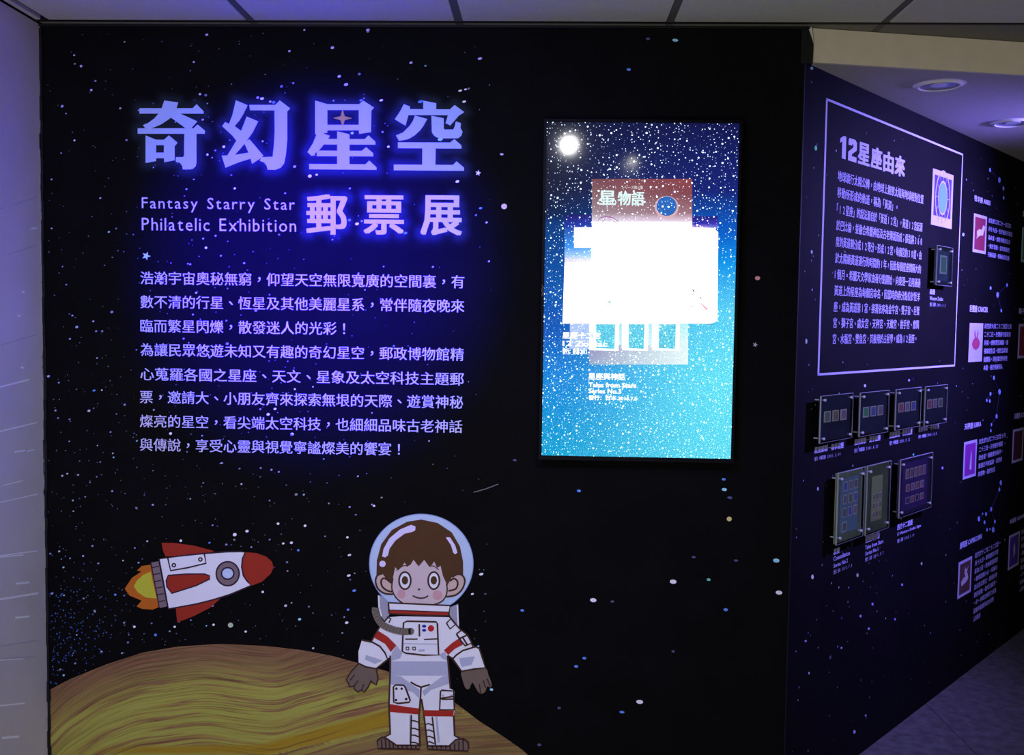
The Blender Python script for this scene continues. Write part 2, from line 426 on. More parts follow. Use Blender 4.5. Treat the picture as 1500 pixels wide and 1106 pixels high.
# ------------------------------------------------------------------ lamps on the ceiling in front of the wall, behind the picture's edge
LAMPBODY = mat('lamp_body', (0.03, 0.03, 0.03), 0.4, 0.4, srgb=False)
def track_lamp(loc, target, color, strength, label, r=0.028):
    loc = Vector(loc); d = (Vector(target)-loc).normalized()
    top = SOFF if loc.y > 3.1 else CEIL
    t = thing('track_spotlight', (loc.x, loc.y, top), label, 'spotlight', 'ceiling spotlights aimed at the walls')
    g = Geo().box((loc.x-0.05, loc.y-0.02, top-0.02), (loc.x+0.05, loc.y+0.02, top)); g.out('mount', LAMPBODY, t)
    g = Geo().cyl((loc.x, loc.y, top-0.02), (loc.x, loc.y, loc.z+0.03), 0.007); g.out('stem', LAMPBODY, t)
    h = loc - d*0.03
    g = Geo().cyl(h-d*0.09, h-d*0.02, r*0.8, r*1.15, n=20); g.cyl(h-d*0.02, h, r*1.15, r*1.2, n=20, caps=False); g.out('housing', LAMPBODY, t, smooth=False)
    g = Geo().cyl(h-d*0.008, h-d*0.001, r*1.1, n=20); g.out('lens', mat('lens_'+str(len(MATS)), color, 0.3, 0.2, emit=strength, srgb=False), t)
track_lamp(BLUE_LAMP, (-0.62, D, EYE+0.2), (0.15, 0.10, 1.0), 4, 'blue spotlight lighting the large title', 0.02)
track_lamp(LAMP_A, (-0.45, D, EYE-0.35), (1.0, 0.97, 0.85), 18, 'white spotlight nearer the front wall')
track_lamp(LAMP_B, (-0.55, D, EYE-0.95), (1.0, 0.97, 0.80), 30, 'white spotlight farther from the front wall', 0.016)
track_lamp(RIGHT_LAMP, (1.45, 3.78, EYE-0.05), (0.24, 0.18, 1.0), 4, 'violet spotlight lighting the side wall')
# ------------------------------------------------------------------ title lettering on the front wall
def base_of(S, x, y, w=0.0):
    u, z = S.px(x, y, w); return S.at(u, z, w)
CH = {}
CH['奇'] = (195, 140, [
 [(88,172),(388,172),(425,68),(612,95),(588,172),(805,172),(860,118),(955,215),(955,245),(640,245),(870,350),(785,445),(715,445),(515,300),(450,345),(380,390),(300,425),(240,445),(165,440),(135,402),(210,368),(290,310),(345,245),(88,245)],
 [(65,443),(820,443),(873,392),(972,475),(972,517),(65,517)],
 [(695,500),(858,500),(858,910),(845,960),(810,990),(780,997),(675,997),(665,950),(645,918),(620,903),(580,897),(580,832),(675,832),(692,810)],
 [(172,540),(315,598),(315,885),(172,912)], [(314,598),(421,598),(421,672),(314,672)], [(314,772),(421,772),(421,848),(314,848)],
 [(420,598),(487,540),(605,638),(565,685),(565,875),(425,902),(420,848)]])
CH['幻'] = (315, 140, [
 [(283,65),(442,132),(385,250),(330,340),(265,415),(190,385),(235,270),(265,150)],
 [(138,360),(268,415),(355,478),(420,560),(420,620),(290,610),(235,540),(98,415)],
 [(430,285),(585,350),(510,500),(400,655),(270,803),(170,810),(290,612),(355,478)],
 [(92,812),(170,810),(300,798),(455,772),(490,850),(330,900),(145,975)],
 [(468,592),(655,812),(608,855),(503,922),(480,850),(455,772),(400,650),(425,618)],
 [(465,128),(815,128),(877,68),(1017,175),(978,215),(978,600),(960,800),(935,920),(890,975),(820,1003),(712,1003),(700,950),(665,905),(605,882),(630,832),(780,828),(795,700),(808,500),(805,203),(475,200)]])
CH['星'] = (440, 140, [
 [(200,68),(366,118),(366,500),(295,515),(200,525)], [(365,118),(795,118),(795,197),(365,197)], [(365,397),(795,397),(795,472),(365,472)],
 [(790,122),(850,70),(997,165),(960,205),(955,495),(795,520),(790,472)],
 [(225,515),(310,512),(400,545),(375,590),(320,662),(250,745),(155,818),(98,765),(170,650)],
 [(370,587),(870,590),(922,540),(1015,625),(1015,665),(310,662)], [(250,745),(830,748),(890,698),(985,780),(985,823),(222,820),(225,770)],
 [(500,485),(665,525),(665,940),(498,940)], [(122,925),(880,930),(932,880),(1030,970),(1030,1005),(122,997)]])
CH['空'] = (570, 140, [
 [(275,185),(820,188),(885,128),(1017,225),(950,268),(262,266)], [(200,118),(285,150),(278,185),(262,265),(222,408),(78,322),(150,215)],
 [(462,70),(637,105),(637,200),(462,200)], [(800,200),(1017,225),(945,270),(828,405),(762,375),(795,268)],
 [(350,272),(515,318),(465,410),(420,470),(345,540),(260,590),(135,615),(95,540),(190,500),(280,410),(325,340)],
 [(572,275),(738,308),(738,445),(750,460),(868,460),(885,420),(902,350),(970,375),(965,440),(993,490),(975,545),(930,578),(700,580),(640,565),(600,535),(578,495)],
 [(120,633),(825,636),(882,590),(978,675),(978,718),(120,712)], [(450,700),(630,700),(625,950),(448,950)], [(65,933),(865,938),(912,890),(1012,975),(1012,1018),(65,1010)]])
W0 = 0.0006
tt = thing('title_lettering', base_of(FR, 443, 252), 'very large blue-lit Chinese title of four heavy characters on the black wall', 'lettering')
glow_src = []
for ch, (ox, oy, polys) in CH.items():
    pr = Print(FR, ox, oy, 120/1106.0); g = Geo()
    for kk, P in enumerate(polys):
        pr.fill(g, P, W0+0.0012+0.00012*kk)
        for i in range(len(P)):
            a, b = P[i-1], P[i]; n = max(1, int(math.hypot(b[0]-a[0], b[1]-a[1])/30))
            for k in range(n): glow_src.append((ox+(a[0]+(b[0]-a[0])*k/n)*pr.k, oy+(a[1]+(b[1]-a[1])*k/n)*pr.k))
        cx = sum(p[0] for p in P)/len(P); cy = sum(p[1] for p in P)/len(P)
        glow_src.append((ox+cx*pr.k, oy+cy*pr.k))
    g.out('character', TITLE, tt)
pr = Print(FR, 440, 140, 120/1106.0); g = Geo()
pr.fill(g, [(573,182),(600,280),(702,308),(600,335),(573,430),(545,335),(443,305),(545,280)], W0+0.002)
g.out('four_point_star', mat('gold_ink', (0.36, 0.30, 0.006), 0.6, 0.2, srgb=False), tt, label='dull gold star inside the third character')
ts = thing('subtitle_lettering', base_of(FR, 565, 345), 'three thinner Chinese characters below the large title, beside the English words', 'lettering')
for ch, xl, xr, yt, yb in (('郵', 449, 509, 284.5, 343.5), ('票', 533, 592, 286, 343.5), ('展', 616.5, 677, 286, 344.5)):
    g = Geo(); bx_ = px_box(FR, xl, yt, yb, xr); g.add(*place_text(FR, glyph(ch, 0.026), bx_, W0+0.0012)); g.out('character', LAV, ts)
    v, f = glyph(ch, 0.026); x0_, x1_ = min(p[0] for p in v), max(p[0] for p in v); y0_, y1_ = min(p[1] for p in v), max(p[1] for p in v)
    for p in v[::2]: glow_src.append((xl+(p[0]-x0_)/(x1_-x0_)*(xr-xl), yb-(p[1]-y0_)/(y1_-y0_)*(yb-yt)))
te = thing('english_lettering', base_of(FR, 320, 340), 'two lines of thin English lettering reading Fantasy Starry Star Philatelic Exhibition', 'lettering')
def latin_spaced(body, gap):
    V = []; F = []; x = 0.0
    for ch in body:
        if ch == ' ': x += 0.30+gap; continue
        v, f = glyph(ch, 0.006); x0, x1 = min(p[0] for p in v), max(p[0] for p in v)
        b = len(V); V += [(p[0]-x0+x, p[1], p[2]) for p in v]; F += [tuple(b+k for k in q) for q in f]; x += x1-x0+gap
    return V, F
for body, xl, xr, yt, yb in (('Fantasy Starry Star', 208, 432, 289, 310.5), ('Philatelic Exhibition', 208, 434, 319, 337.5)):
    g = Geo(); g.add(*place_text(FR, latin_spaced(body, 0.15), px_box(FR, xl, yt, yb, xr), W0+0.0012)); g.out('lettering', LAV, te)

# printed halo round the title: dark blue ink, grid mesh coloured by distance from the letters
import numpy as np
gs = np.array(glow_src); X0, X1, Y0, Y1, ST = 178, 704, 126, 368, 3.0
xs = np.arange(X0, X1+1, ST); ys = np.arange(Y0, Y1+1, ST)
V = []; C = []; F = []
for yv in ys:
    row = gs[np.abs(gs[:, 1]-yv) < 26]
    for xv in xs:
        dd = float(np.sqrt(((row-(xv, yv))**2).sum(1)).min()) if len(row) else 99.0
        k = math.exp(-(max(0, dd-3)/6.5)**1.6)
        V.append(FR.at(*FR.px(xv, yv), W0)); C.append((0.0045+0.010*k, 0.0045+0.016*k, 0.0048+0.024*k))
nx = len(xs)
for j in range(len(ys)-1):
    for i in range(nx-1): F.append((j*nx+i, (j+1)*nx+i, (j+1)*nx+i+1, j*nx+i+1))
mesh('halo_print', V, F, attr_mat('halo_ink', 0.75, 0.02), wall_front, cols=C, label='dark blue printed halo behind the title')

# introduction paragraph
LINES = ['浩瀚宇宙奧秘無窮，仰望天空無限寬廣的空間裏，有', '數不清的行星、恆星及其他美麗星系，常伴隨夜晚來', '臨而繁星閃爍，散發迷人的光彩！',
 '為讓民眾悠遊未知又有趣的奇幻星空，郵政博物館精', '心蒐羅各國之星座、天文、星象及太空科技主題郵', '票，邀請大、小朋友齊來探索無垠的天際、遊賞神秘', '燦亮的星空，看尖端太空科技，也細細品味古老神話', '與傳說，享受心靈與視覺寧謐燦美的饗宴！']
KX = 540/1500.0
tp = thing('introduction_text', base_of(FR, 443, 668), 'eight-line paragraph of small Chinese text between the title and the rocket', 'lettering')
geo_rows = [(72,1390,48,92,103,119),(72,1390,145,92,203,119),(72,905,240,0,300,0),(72,1388,340,0,398,0),(72,1388,440,0,492,0),(70,1385,532,0,588,0),(70,1382,630,0,685,0),(70,1128,727,0,780,0)]
rowy = [75, 172, 270, 367, 466, 559, 657, 753]         # centre of the first character of each line in the enlarged view
for i, body in enumerate(LINES):
    xl, xr = 180+geo_rows[i][0]*KX, 180+geo_rows[i][1]*KX
    yc = 380+rowy[i]*KX
    u0, z0 = FR.px(xl, yc); u1 = FR.px(xr, yc)[0]
    V_, F_ = grid_text(body, 0.010)
    x0_, x1_ = min(p[0] for p in V_), max(p[0] for p in V_)
    sx = (u1-u0)/(x1_-x0_); sz = 0.0415
    if abs(sx-sz) > 0.006: pass
    # compensates for lines running a touch down to the right in the print
    g = Geo(); g.add([FR.at(u0+(p[0]-x0_)*sx, z0+(p[1]-0.38)*sz, W0+0.0012+p[2]) for p in V_], F_); g.out('lettering', LAV, tp)

# ------------------------------------------------------------------ printed stars
STAR_M = attr_mat('star_ink', 0.6, 0.2)
def star_geo(g, S, x, y, rx, ry, col, w=W0+0.0004, rot=0.0, n=7):
    pr = Print(S)
    Q = pr.uv(ell(x, y, rx, ry, n, rot)); g.add([S.at(u, z, w) for u, z in Q], [tuple(range(n))[::-1]], col)
random.seed(21)
g = Geo()
def rnd_col(b):
    t = random.random()
    if t < 0.65: c = (0.45, 0.48, 1.0)
    elif t < 0.85: c = (0.75, 0.75, 0.95)
    else: c = (0.45, 0.75, 0.95)
    return tuple(min(0.95, v*b) for v in c)
def planet_top(x):
    P = [(60,1017),(104,994),(156,973),(208,956),(260,947),(322,943),(390,946),(442,952),(489,961),(567,983),(610,1000),(668,1030),(702,1056),(738,1079),(765,1098),(800,1130),(850,1185)]
    for a, b in zip(P[:-1], P[1:]):
        if x <= b[0]: return a[1]+(b[1]-a[1])*(x-a[0])/(b[0]-a[0])
    return 1200
cnt = 0
while cnt < 900:
    x = random.uniform(70, 720); y = random.uniform(46, 1000)
    dens = 0.20+0.75*max(0, (y-330)/650)*max(0.1, 1-(x-70)/560)+0.15*(x < 430)
    if x > 560: dens *= 0.45
    if random.random() > dens or y > planet_top(x)-2: continue
    big = random.random()
    r = 0.5+0.45*random.random() if big < 0.75 else 1.0+0.6*random.random()
    if big > 0.985: r = 2.0
    b = random.uniform(0.06, 0.4) if r < 1 else random.uniform(0.35, 0.9)
    star_geo(g, FR, x, y, r*1.2, r*0.95, rnd_col(b), rot=-0.4, n=6); cnt += 1
for _ in range(230):                    # denser drift of stars down the left edge above the planet
    x = 68+abs(random.gauss(0, 45)); y = random.gauss(930, 45)
    if x < 68 or y > planet_top(x)-2: continue
    r = random.uniform(0.45, 1.3); star_geo(g, FR, x, y, r, r, (0.05, 0.10, random.uniform(0.2, 0.5)), n=6)
BIG = [(869,879,5,3,'w'),(986,852,5.2,3.2,'w'),(1141,868,5.2,3,'w'),(937,1028,5.4,3,'w'),(1137,821,5,3,'c'),(1061,717,4,2.3,'c'),(1063,893,3.6,2.2,'b'),(1038,849,3.2,2,'t'),
 (856,964,3,2,'b'),(844,976,3.2,2,'b'),(911,1043,4,2,'b'),(848,719,3.2,2,'b'),(1060,702,3.2,1.8,'b'),(1069,729,4,2,'d'),(986,954,2.6,1.8,'d'),(790,1091,3,2,'d'),(819,1037,2.8,1.8,'d'),
 (754,674,3,1.4,'d'),(705,841,3.4,1.9,'w'),(692,870,2.4,1.4,'w'),(711,870,2,1.2,'d'),(765,894,3,1.8,'b'),(720,1010,2.8,1.8,'c'),(872,821,0.1,0.1,'d'),(1016,816,3,1.6,'d'),(1078,821,3.4,1.6,'d'),(897,881,3,1.6,'d'),
 (989,59,4.5,2.2,'c'),(949,57,3.2,2,'d'),(921,102,3.4,2,'b'),(703,86,3.4,1.8,'v'),(602,92,2.6,1.6,'v'),(539,44,3,1.8,'v'),(487,70,2.8,2,'v'),(497,112,2.8,1.8,'v'),(424,75,2,1.5,'v'),(446,44,1.6,1.3,'v'),(303,51,2.4,1.6,'v'),
 (119,97,2,1.8,'v'),(109,81,1.5,1.2,'v'),(134,132,2,1.7,'v'),(293,138,2,1.7,'v'),(284,91,1.6,1.3,'v'),(507,124,3.4,2,'v'),(529,147,2.6,1.5,'b'),(396,149,2,1.5,'v'),(384,144.5,3,1.8,'w'),(401,150,2.6,1.8,'b'),(616,149,4,2,'b'),(645,146,0,0,'v'),
 (674,133,3,1.4,'w'),(682,131,2.4,1.2,'w'),(680,149,3,1.6,'w'),(558.5,147,3,1.4,'w'),(735,226,3,1.6,'v'),(454,258,3,2.4,'w'),(464,256,2,1.4,'w'),(670,266,3,1.8,'w'),(645,204,4,2.4,'c'),(516,195,2.4,2,'c'),(344,276,2,1.5,'w'),
 (302,363,2,1.8,'w'),(704,305,2.6,1.6,'b'),(523,328,3,2,'w'),(512,322.5,2.6,1.8,'b'),(594,341.5,3,1.6,'b'),(569,215,2,1.6,'w'),(328,215,2.2,2,'w'),(304,226.5,1.8,1.6,'w'),
 (265,792,2.2,1.8,'w'),(307,795,1.8,1.2,'b'),(344,783,3,2.4,'w'),(362,778,2.6,2,'w'),(407.5,767,2.2,1.8,'w'),(447,770,2.2,1.8,'w'),(415,796,2,1.5,'w'),(427,795,2.4,1.8,'w'),(437,806,2,1.6,'b'),(385,867,2,1.8,'w'),(439,907,2.6,1.8,'c'),
 (313,915,2,1.6,'w'),(360,925,2,1.6,'w'),(256,918,2,1.6,'w'),(228,930,2.2,2,'b'),(197,918,2,1.8,'w'),(169,871,2,1.6,'b'),(138,572,2.4,1.4,'b'),(432,570,1.6,1.2,'w'),(403,599,2.4,1.6,'w'),(251,622.5,2,1.8,'b'),(250,635,2.4,2,'w'),(428,636,2.6,2.2,'w'),(393,607,2.6,2,'w'),
 (509,787,2,1.6,'w'),(502,787,0,0,'w'),(512,813,2.8,1.5,'w'),(511,843,3,1.6,'w'),(519,865,3,1.8,'b'),(510,893,2.2,1.6,'b'),(508,912,2.8,1.8,'w'),(513,849,2,1.3,'d'),(548,741,2,1.6,'w')]
COLS = {'w': (0.85, 0.85, 0.95), 'c': (0.35, 0.75, 0.9), 'b': (0.12, 0.28, 0.85), 't': (0.15, 0.55, 0.5), 'd': (0.08, 0.09, 0.22), 'v': (0.55, 0.5, 1.0)}
for x, y, rx, ry, k in BIG:
    if rx > 0.5: star_geo(g, FR, x, y, rx*0.95, ry, COLS[k], rot=-0.25 if x < 720 else 0.1, n=10)
for x, y in ((690, 700),):
    pr = Print(FR); pr.stroke(g, [(694, 721), (712, 716), (730, 709)], 1.3, W0+0.0005, (0.15, 0.15, 0.15))
g.out('printed_stars', STAR_M, wall_front, kind='stuff', label='small blue and white printed stars')
# the few larger sticker stars
def starpoly(cx, cy, r, rot=0.0, n=5, inner=0.42):
    return [(cx+(r if i % 2 == 0 else r*inner)*math.sin(rot+math.pi*i/n), cy-(r if i % 2 == 0 else r*inner)*math.cos(rot+math.pi*i/n)) for i in range(2*n)]
def sticker(name, S, P, m, label, cat='sticker', group=None):
    g = Geo(); Print(S).fill(g, P, W0+0.0014); return tag(g.out(name, m), label, cat, group)
sticker('star_sticker', FR, starpoly(214.5, 375, 6.5, 0.4), mat('green_white_foil', (0.45, 0.8, 0.62), 0.3, 0.5, srgb=False), 'tiny green-white star sticker just above the start of the paragraph')
sticker('star_sticker', FR, starpoly(700.5, 253.5, 4.5, 0.2), mat('white_foil', (0.8, 0.8, 0.75), 0.3, 0.5, srgb=False), 'tiny white star sticker beside the last title character')
sticker('star_sticker', FR, starpoly(1106, 505, 4.0, 0.3), mat('grey_foil', (0.45, 0.42, 0.5), 0.3, 0.5, srgb=False), 'tiny grey star sticker between the television and the corner')
sticker('round_sticker', FR, ell(738.5, 302.5, 4.2, 4), mat('pink_foil', (0.75, 0.55, 0.5), 0.3, 0.5, srgb=False), 'tiny pale pink round sticker between the title and the television')
sticker('round_sticker', FR, ell(1068, 760, 3.6, 3.4), mat('gold_foil', (0.75, 0.62, 0.25), 0.3, 0.5, srgb=False), 'tiny yellow round sticker below the television')
sticker('round_sticker', FR, ell(1109.5, 407.5, 3.8, 3), mat('red_foil', (0.75, 0.35, 0.3), 0.3, 0.5, srgb=False), 'tiny reddish round sticker between the television and the corner')
sticker('round_sticker', FR, ell(338, 915.5, 3.8, 3.6), mat('olive_foil', (0.5, 0.6, 0.4), 0.3, 0.5, srgb=False), 'tiny olive round sticker below the rocket nose')

# ------------------------------------------------------------------ planet print
def mixf(a, b, t): return a+(b-a)*t
streak = [(60,1100),(104,1056),(156,1024),(208,1006),(300,995),(375,1004),(406,1007),(442,994),(520,973),(562,962),(670,950),(760,945),(860,945)]
def sy_(x):
    for a, b in zip(streak[:-1], streak[1:]):
        if x <= b[0]:
            t = (x-a[0])/(b[0]-a[0]); t = t*t*(3-2*t)*0.5+t*0.5; return a[1]+(b[1]-a[1])*t
    return streak[-1][1]
_sx = np.arange(60, 861, 2.0); _sy = np.array([sy_(x) for x in _sx]); _k = np.hanning(31); _k /= _k.sum(); _sy = np.convolve(np.pad(_sy, 15, mode='edge'), _k, 'valid')
def sy_(x): return float(np.interp(x, _sx, _sy))
m = bpy.data.materials.new('planet_streaks'); m.use_nodes = True; nt = m.node_tree; b = nt.nodes['Principled BSDF']
b.inputs['Roughness'].default_value = 0.6; b.inputs['Specular IOR Level'].default_value = 0.15
at = nt.nodes.new('ShaderNodeAttribute'); at.attribute_name = 'col'        # x: along, y: across the bands
def noise(sx, sy, sc, det, dist=0.0, off=0.0):
    mp = nt.nodes.new('ShaderNodeMapping'); mp.inputs['Scale'].default_value = (sx, sy, 1); mp.inputs['Location'].default_value = (off, off*1.7, 0)
    n = nt.nodes.new('ShaderNodeTexNoise'); n.inputs['Scale'].default_value = sc; n.inputs['Detail'].default_value = det; n.inputs['Distortion'].default_value = dist
    nt.links.new(at.outputs['Vector'], mp.inputs['Vector']); nt.links.new(mp.outputs[0], n.inputs['Vector']); return n
def ramp(src, stops):
    r = nt.nodes.new('ShaderNodeValToRGB'); e = r.color_ramp.elements
    e[0].position = stops[0][0]; e[0].color = (*stops[0][1], 1); e[1].position = stops[-1][0]; e[1].color = (*stops[-1][1], 1)
    for p, c in stops[1:-1]:
        x = e.new(p); x.color = (*c, 1)
    nt.links.new(src, r.inputs[0]); return r
OL = (0.37, 0.365, 0.070); BRN = (0.24, 0.115, 0.060); OCH = (0.35, 0.225, 0.014); OL2 = (0.34, 0.27, 0.06)
n1 = noise(0.34, 11, 1.0, 6, 0.35)
r1 = ramp(n1.outputs['Fac'], [(0.30, BRN), (0.38, OL2), (0.44, OL), (0.52, OL), (0.56, OL2), (0.61, BRN), (0.66, OL), (0.75, OL2)])
n2 = noise(0.75, 42, 1.0, 4, 0.4, 3.0)
r2 = ramp(n2.outputs['Fac'], [(0.34, (0.50, 0.34, 0.40)), (0.44, (0.95, 0.9, 0.9)), (0.60, (1.1, 1.1, 1.05)), (0.70, (0.75, 0.6, 0.6))])
mul = nt.nodes.new('ShaderNodeMix'); mul.data_type = 'RGBA'; mul.blend_type = 'MULTIPLY'; mul.inputs[0].default_value = 0.75
nt.links.new(r1.outputs[0], mul.inputs[6]); nt.links.new(r2.outputs[0], mul.inputs[7])
# broad bands across: brown rim on top, olive, ochre ribbon, brown lower right
sp = nt.nodes.new('ShaderNodeSeparateXYZ'); nt.links.new(at.outputs['Vector'], sp.inputs[0])
rb = ramp(sp.outputs['Z'], [(0.0, (1, 1, 1)), (0.30, (0, 0, 0)), (0.55, (0, 0, 0)), (1.0, (1, 1, 1))])
nb = ramp(n2.outputs['Fac'], [(0.42, tuple(v*0.6 for v in BRN)), (0.55, BRN), (0.68, (0.22, 0.10, 0.05))])
mx1 = nt.nodes.new('ShaderNodeMix'); mx1.data_type = 'RGBA'
mth = nt.nodes.new('ShaderNodeMath'); mth.operation = 'MULTIPLY'; mth.inputs[1].default_value = 0.95
nt.links.new(rb.outputs[0], mth.inputs[0]); nt.links.new(mth.outputs[0], mx1.inputs[0]); nt.links.new(mul.outputs[2], mx1.inputs[6]); nt.links.new(nb.outputs[0], mx1.inputs[7])
oc = nt.nodes.new('ShaderNodeAttribute'); oc.attribute_name = 'ochre'
mx2 = nt.nodes.new('ShaderNodeMix'); mx2.data_type = 'RGBA'
no = ramp(n2.outputs['Fac'], [(0.36, (0.24, 0.14, 0.02)), (0.42, OCH), (0.7, (0.37, 0.245, 0.02))])
nt.links.new(oc.outputs['Fac'], mx2.inputs[0]); nt.links.new(mx1.outputs[2], mx2.inputs[6]); nt.links.new(no.outputs[0], mx2.inputs[7])
nt.links.new(mx2.outputs[2], b.inputs['Base Color'])
V = []; C = []; O = []; F = []; NR = 90; xsx = list(np.arange(66.5, 851, 5))
for x in xsx:
    yt = planet_top(x); yb = 1186.0
    for j in range(NR+1):
        y = yt+(yb-yt)*(j/NR); u, z = FR.px(x, y)
        V.append(FR.at(u, max(z, 0.002), W0+0.0010))
        band = (y-sy_(x))
        rim = (y-yt)
        # z channel: 0 near the rim (brown), mid olive, 1 lower-right brown
        k = 0.30*min(1, (rim/60.0)**2) if x < 520 else 0.30*min(1, rim/20.0)
        low = y-(1067+(569-x)*0.23 if x > 381 else 1110)
        if low > 0: k = max(k, min(0.9, 0.62+low/60.0))
        if x > 600: k = max(k, 0.55+0.25*min(1, (x-600)/60.0)) if rim > 8 else k
        C.append((x/100.0, band/100.0, k))
        up = 1037+(569-x)*0.27 if x > 381 else 1088+(381-x)*0.02; lo = 1067+(569-x)*0.23 if x > 381 else 1106
        t = min(y-up, lo-y)/5.0; O.append(max(0.0, min(1.0, t)) *min(1.0, max(0.0, (x-120)/90.0)) if x < 600 else 0.0)
for i in range(len(xsx)-1):
    for j in range(NR): a = i*(NR+1)+j; F.append((a, a+1, a+NR+2, a+NR+1))
pl = mesh('planet_print', V, F, m, None, cols=C)
oa = pl.data.attributes.new('ochre', 'FLOAT', 'POINT'); oa.data.foreach_set('value', O)
tag(pl, 'olive and brown streaked planet printed along the bottom of the black wall', 'print')

# ------------------------------------------------------------------ cartoon rocket
INK = mat('dark_outline_ink', (0.035, 0.010, 0.03), 0.6, 0.2, srgb=False)
RED = mat('red_ink', (0.33, 0.022, 0.010), 0.6, 0.2, srgb=False)
def ink(name, c): return mat(name, c, 0.6, 0.2, srgb=False, grain=0.03, gscale=25)
rk = thing('cartoon_rocket', base_of(FR, 310, 912), 'cartoon red and white rocket with flames printed above the planet', 'rocket print')
pr = Print(FR, 160, 760, 0.2)
LIN_ = mat('brown_outline_ink', (0.055, 0.02, 0.015), 0.6, 0.2, srgb=False)
def part(parent, name, m, fills=(), strokes=(), w=1, closed=False, sm=0, label=None):
    if len(fills) > 1 and not strokes:
        for P in fills: o = part(parent, name, m, [P], (), w, closed, sm, label)
        return o
    g = Geo()
    for P in fills: pr.fill(g, P, W0+0.001+T*w, smooth=sm)
    for P, wd in strokes: pr.stroke(g, P, wd*(1.7 if m is LIN_ else 1.25 if m is INK else 1.0), W0+0.001+T*w, closed=closed, smooth=sm)
    return g.out(name, m, parent, label=label)
part(rk, 'fin', RED, [[(385,175),(470,175),(620,195),(770,235),(700,262),(415,275),(395,230)]], w=1)
part(rk, 'fin', RED, [[(488,640),(815,585),(740,650),(620,712),(500,758)]], w=1)
part(rk, 'nose_cone', RED, [[(985,243),(1080,250),(1150,275),(1192,312),(1205,355),(1185,400),(1120,460),(1040,490),(970,420),(960,350),(965,290)]], w=1)
part(rk, 'flame', ink('orange_ink', (0.50, 0.125, 0.008)), [[(303,335),(240,345),(205,378),(238,385),(170,430),(115,510),(150,560),(240,598),(203,640),(240,658),(320,664),(365,645),(340,500)]], w=1, label='orange outer flame')
part(rk, 'flame', ink('yellow_ink', (0.50, 0.50, 0.035)), [[(305,385),(250,410),(205,450),(182,495),(215,540),(270,575),(350,582),(325,480)]], w=2, label='yellow inner flame')
part(rk, 'nozzle_band', ink('warm_grey_ink', (0.20, 0.15, 0.16)), [[(308,320),(362,310),(425,640),(370,652)]], w=2)
part(rk, 'nozzle_line', INK, [], [([(312,358),(366,345)],6),([(320,408),(374,398)],6),([(330,460),(384,448)],6),([(342,508),(394,496)],6),([(352,556),(402,545)],6),([(362,606),(412,596)],6),([(308,320),(370,652)],6)], w=3)
part(rk, 'hull', WHITEINK, [[(368,292),(540,268),(700,252),(860,240),(970,238),(997,245),(978,290),(972,350),(985,415),(1012,455),(1040,487),(960,522),(880,555),(760,592),(640,622),(437,658),(410,520)]], w=2)
part(rk, 'hull_outline', INK, [], [([(368,292),(540,268),(700,252),(860,240),(970,238),(997,245),(978,290),(972,350),(985,415),(1012,455),(1040,487),(960,522),(880,555),(760,592),(640,622),(437,658),(410,520)],9)], w=3, closed=True)
part(rk, 'hatch_outline', INK, [], [([(430,280),(452,378),(580,356),(712,324),(698,252)],9)], w=3)
for cx, cy in ((476,338),(670,296)): part(rk, 'rivet', INK, [], [(ell(cx,cy,12,12,16),8)], w=3, closed=True)
part(rk, 'wing_stripe', RED, [[(430,418),(560,405),(700,403),(735,415),(738,438),(640,485),(460,542),(425,495),(420,450)]], w=3)
part(rk, 'wing_outline', INK, [], [([(435,412),(560,403),(700,402),(738,416),(738,440),(640,487),(460,544),(425,495),(420,450)],8)], w=4, closed=True)
part(rk, 'porthole_ring', ink('warm_grey_ink', None), [ell(870,400,84,88,36)], w=3)
part(rk, 'porthole_outline', INK, [], [(ell(870,400,84,88,36),9),(ell(870,398,45,42,28),9)], w=4, closed=True)
part(rk, 'porthole_glass', ink('pale_blue_ink', (0.55, 0.66, 0.90)), [ell(870,398,41,38,28)], w=4)

# ------------------------------------------------------------------ cartoon astronaut
an = thing('cartoon_astronaut', base_of(FR, 620, 1100), 'cartoon child astronaut in white suit and round helmet, standing on the planet print', 'astronaut print')
BROWN = ink('hair_brown_ink', (0.075, 0.028, 0.008)); SKIN = ink('skin_ink', (0.62, 0.50, 0.52)); EAR = ink('ear_ink', (0.60, 0.44, 0.38))
LIN = mat('brown_outline_ink', (0.055, 0.02, 0.015), 0.6, 0.2, srgb=False)
GLOVE = ink('glove_ink', (0.16, 0.115, 0.09)); SHADE = ink('grey_blue_ink', (0.44, 0.46, 0.60)); SRED = ink('suit_red_ink', (0.40, 0.02, 0.015))
pr = Print(FR, 490, 740, 250/1455.0)
part(an, 'life_pack', ink('pack_grey_ink', (0.34, 0.34, 0.42)), [[(372,765),(375,870),(400,950),(440,1000),(480,900),(470,800)]], w=1)
part(an, 'life_pack', ink('pack_grey_ink', None), [[(985,870),(1055,840),(1062,1040),(1020,1000),(980,930)]], w=1)
part(an, 'life_pack_edge', WHITEINK, [], [([(378,770),(382,870),(402,945)],14),([(1048,850),(1056,1030)],12)], w=2)
part(an, 'helmet', ink('helmet_blue_ink', (0.48, 0.60, 0.80)), [ell(741,497,445,425,64)], w=2)
part(an, 'helmet_outline', ink('helmet_edge_ink', (0.26, 0.34, 0.62)), [], [(ell(741,497,442,422,64),7)], w=3, closed=True)
HAIRP = [(358,600),(362,470),(400,330),(490,210),(620,140),(740,121),(880,150),(1000,230),(1070,350),(1097,480),(1098,600),(1060,640),(975,700),(960,760),(700,700),(500,760),(490,700),(400,640)]
part(an, 'hair', BROWN, [HAIRP], w=3)
part(an, 'ear', EAR, [[(405,578),(365,600),(352,650),(375,712),(430,750),(505,755),(495,665),(440,620)]], w=4)
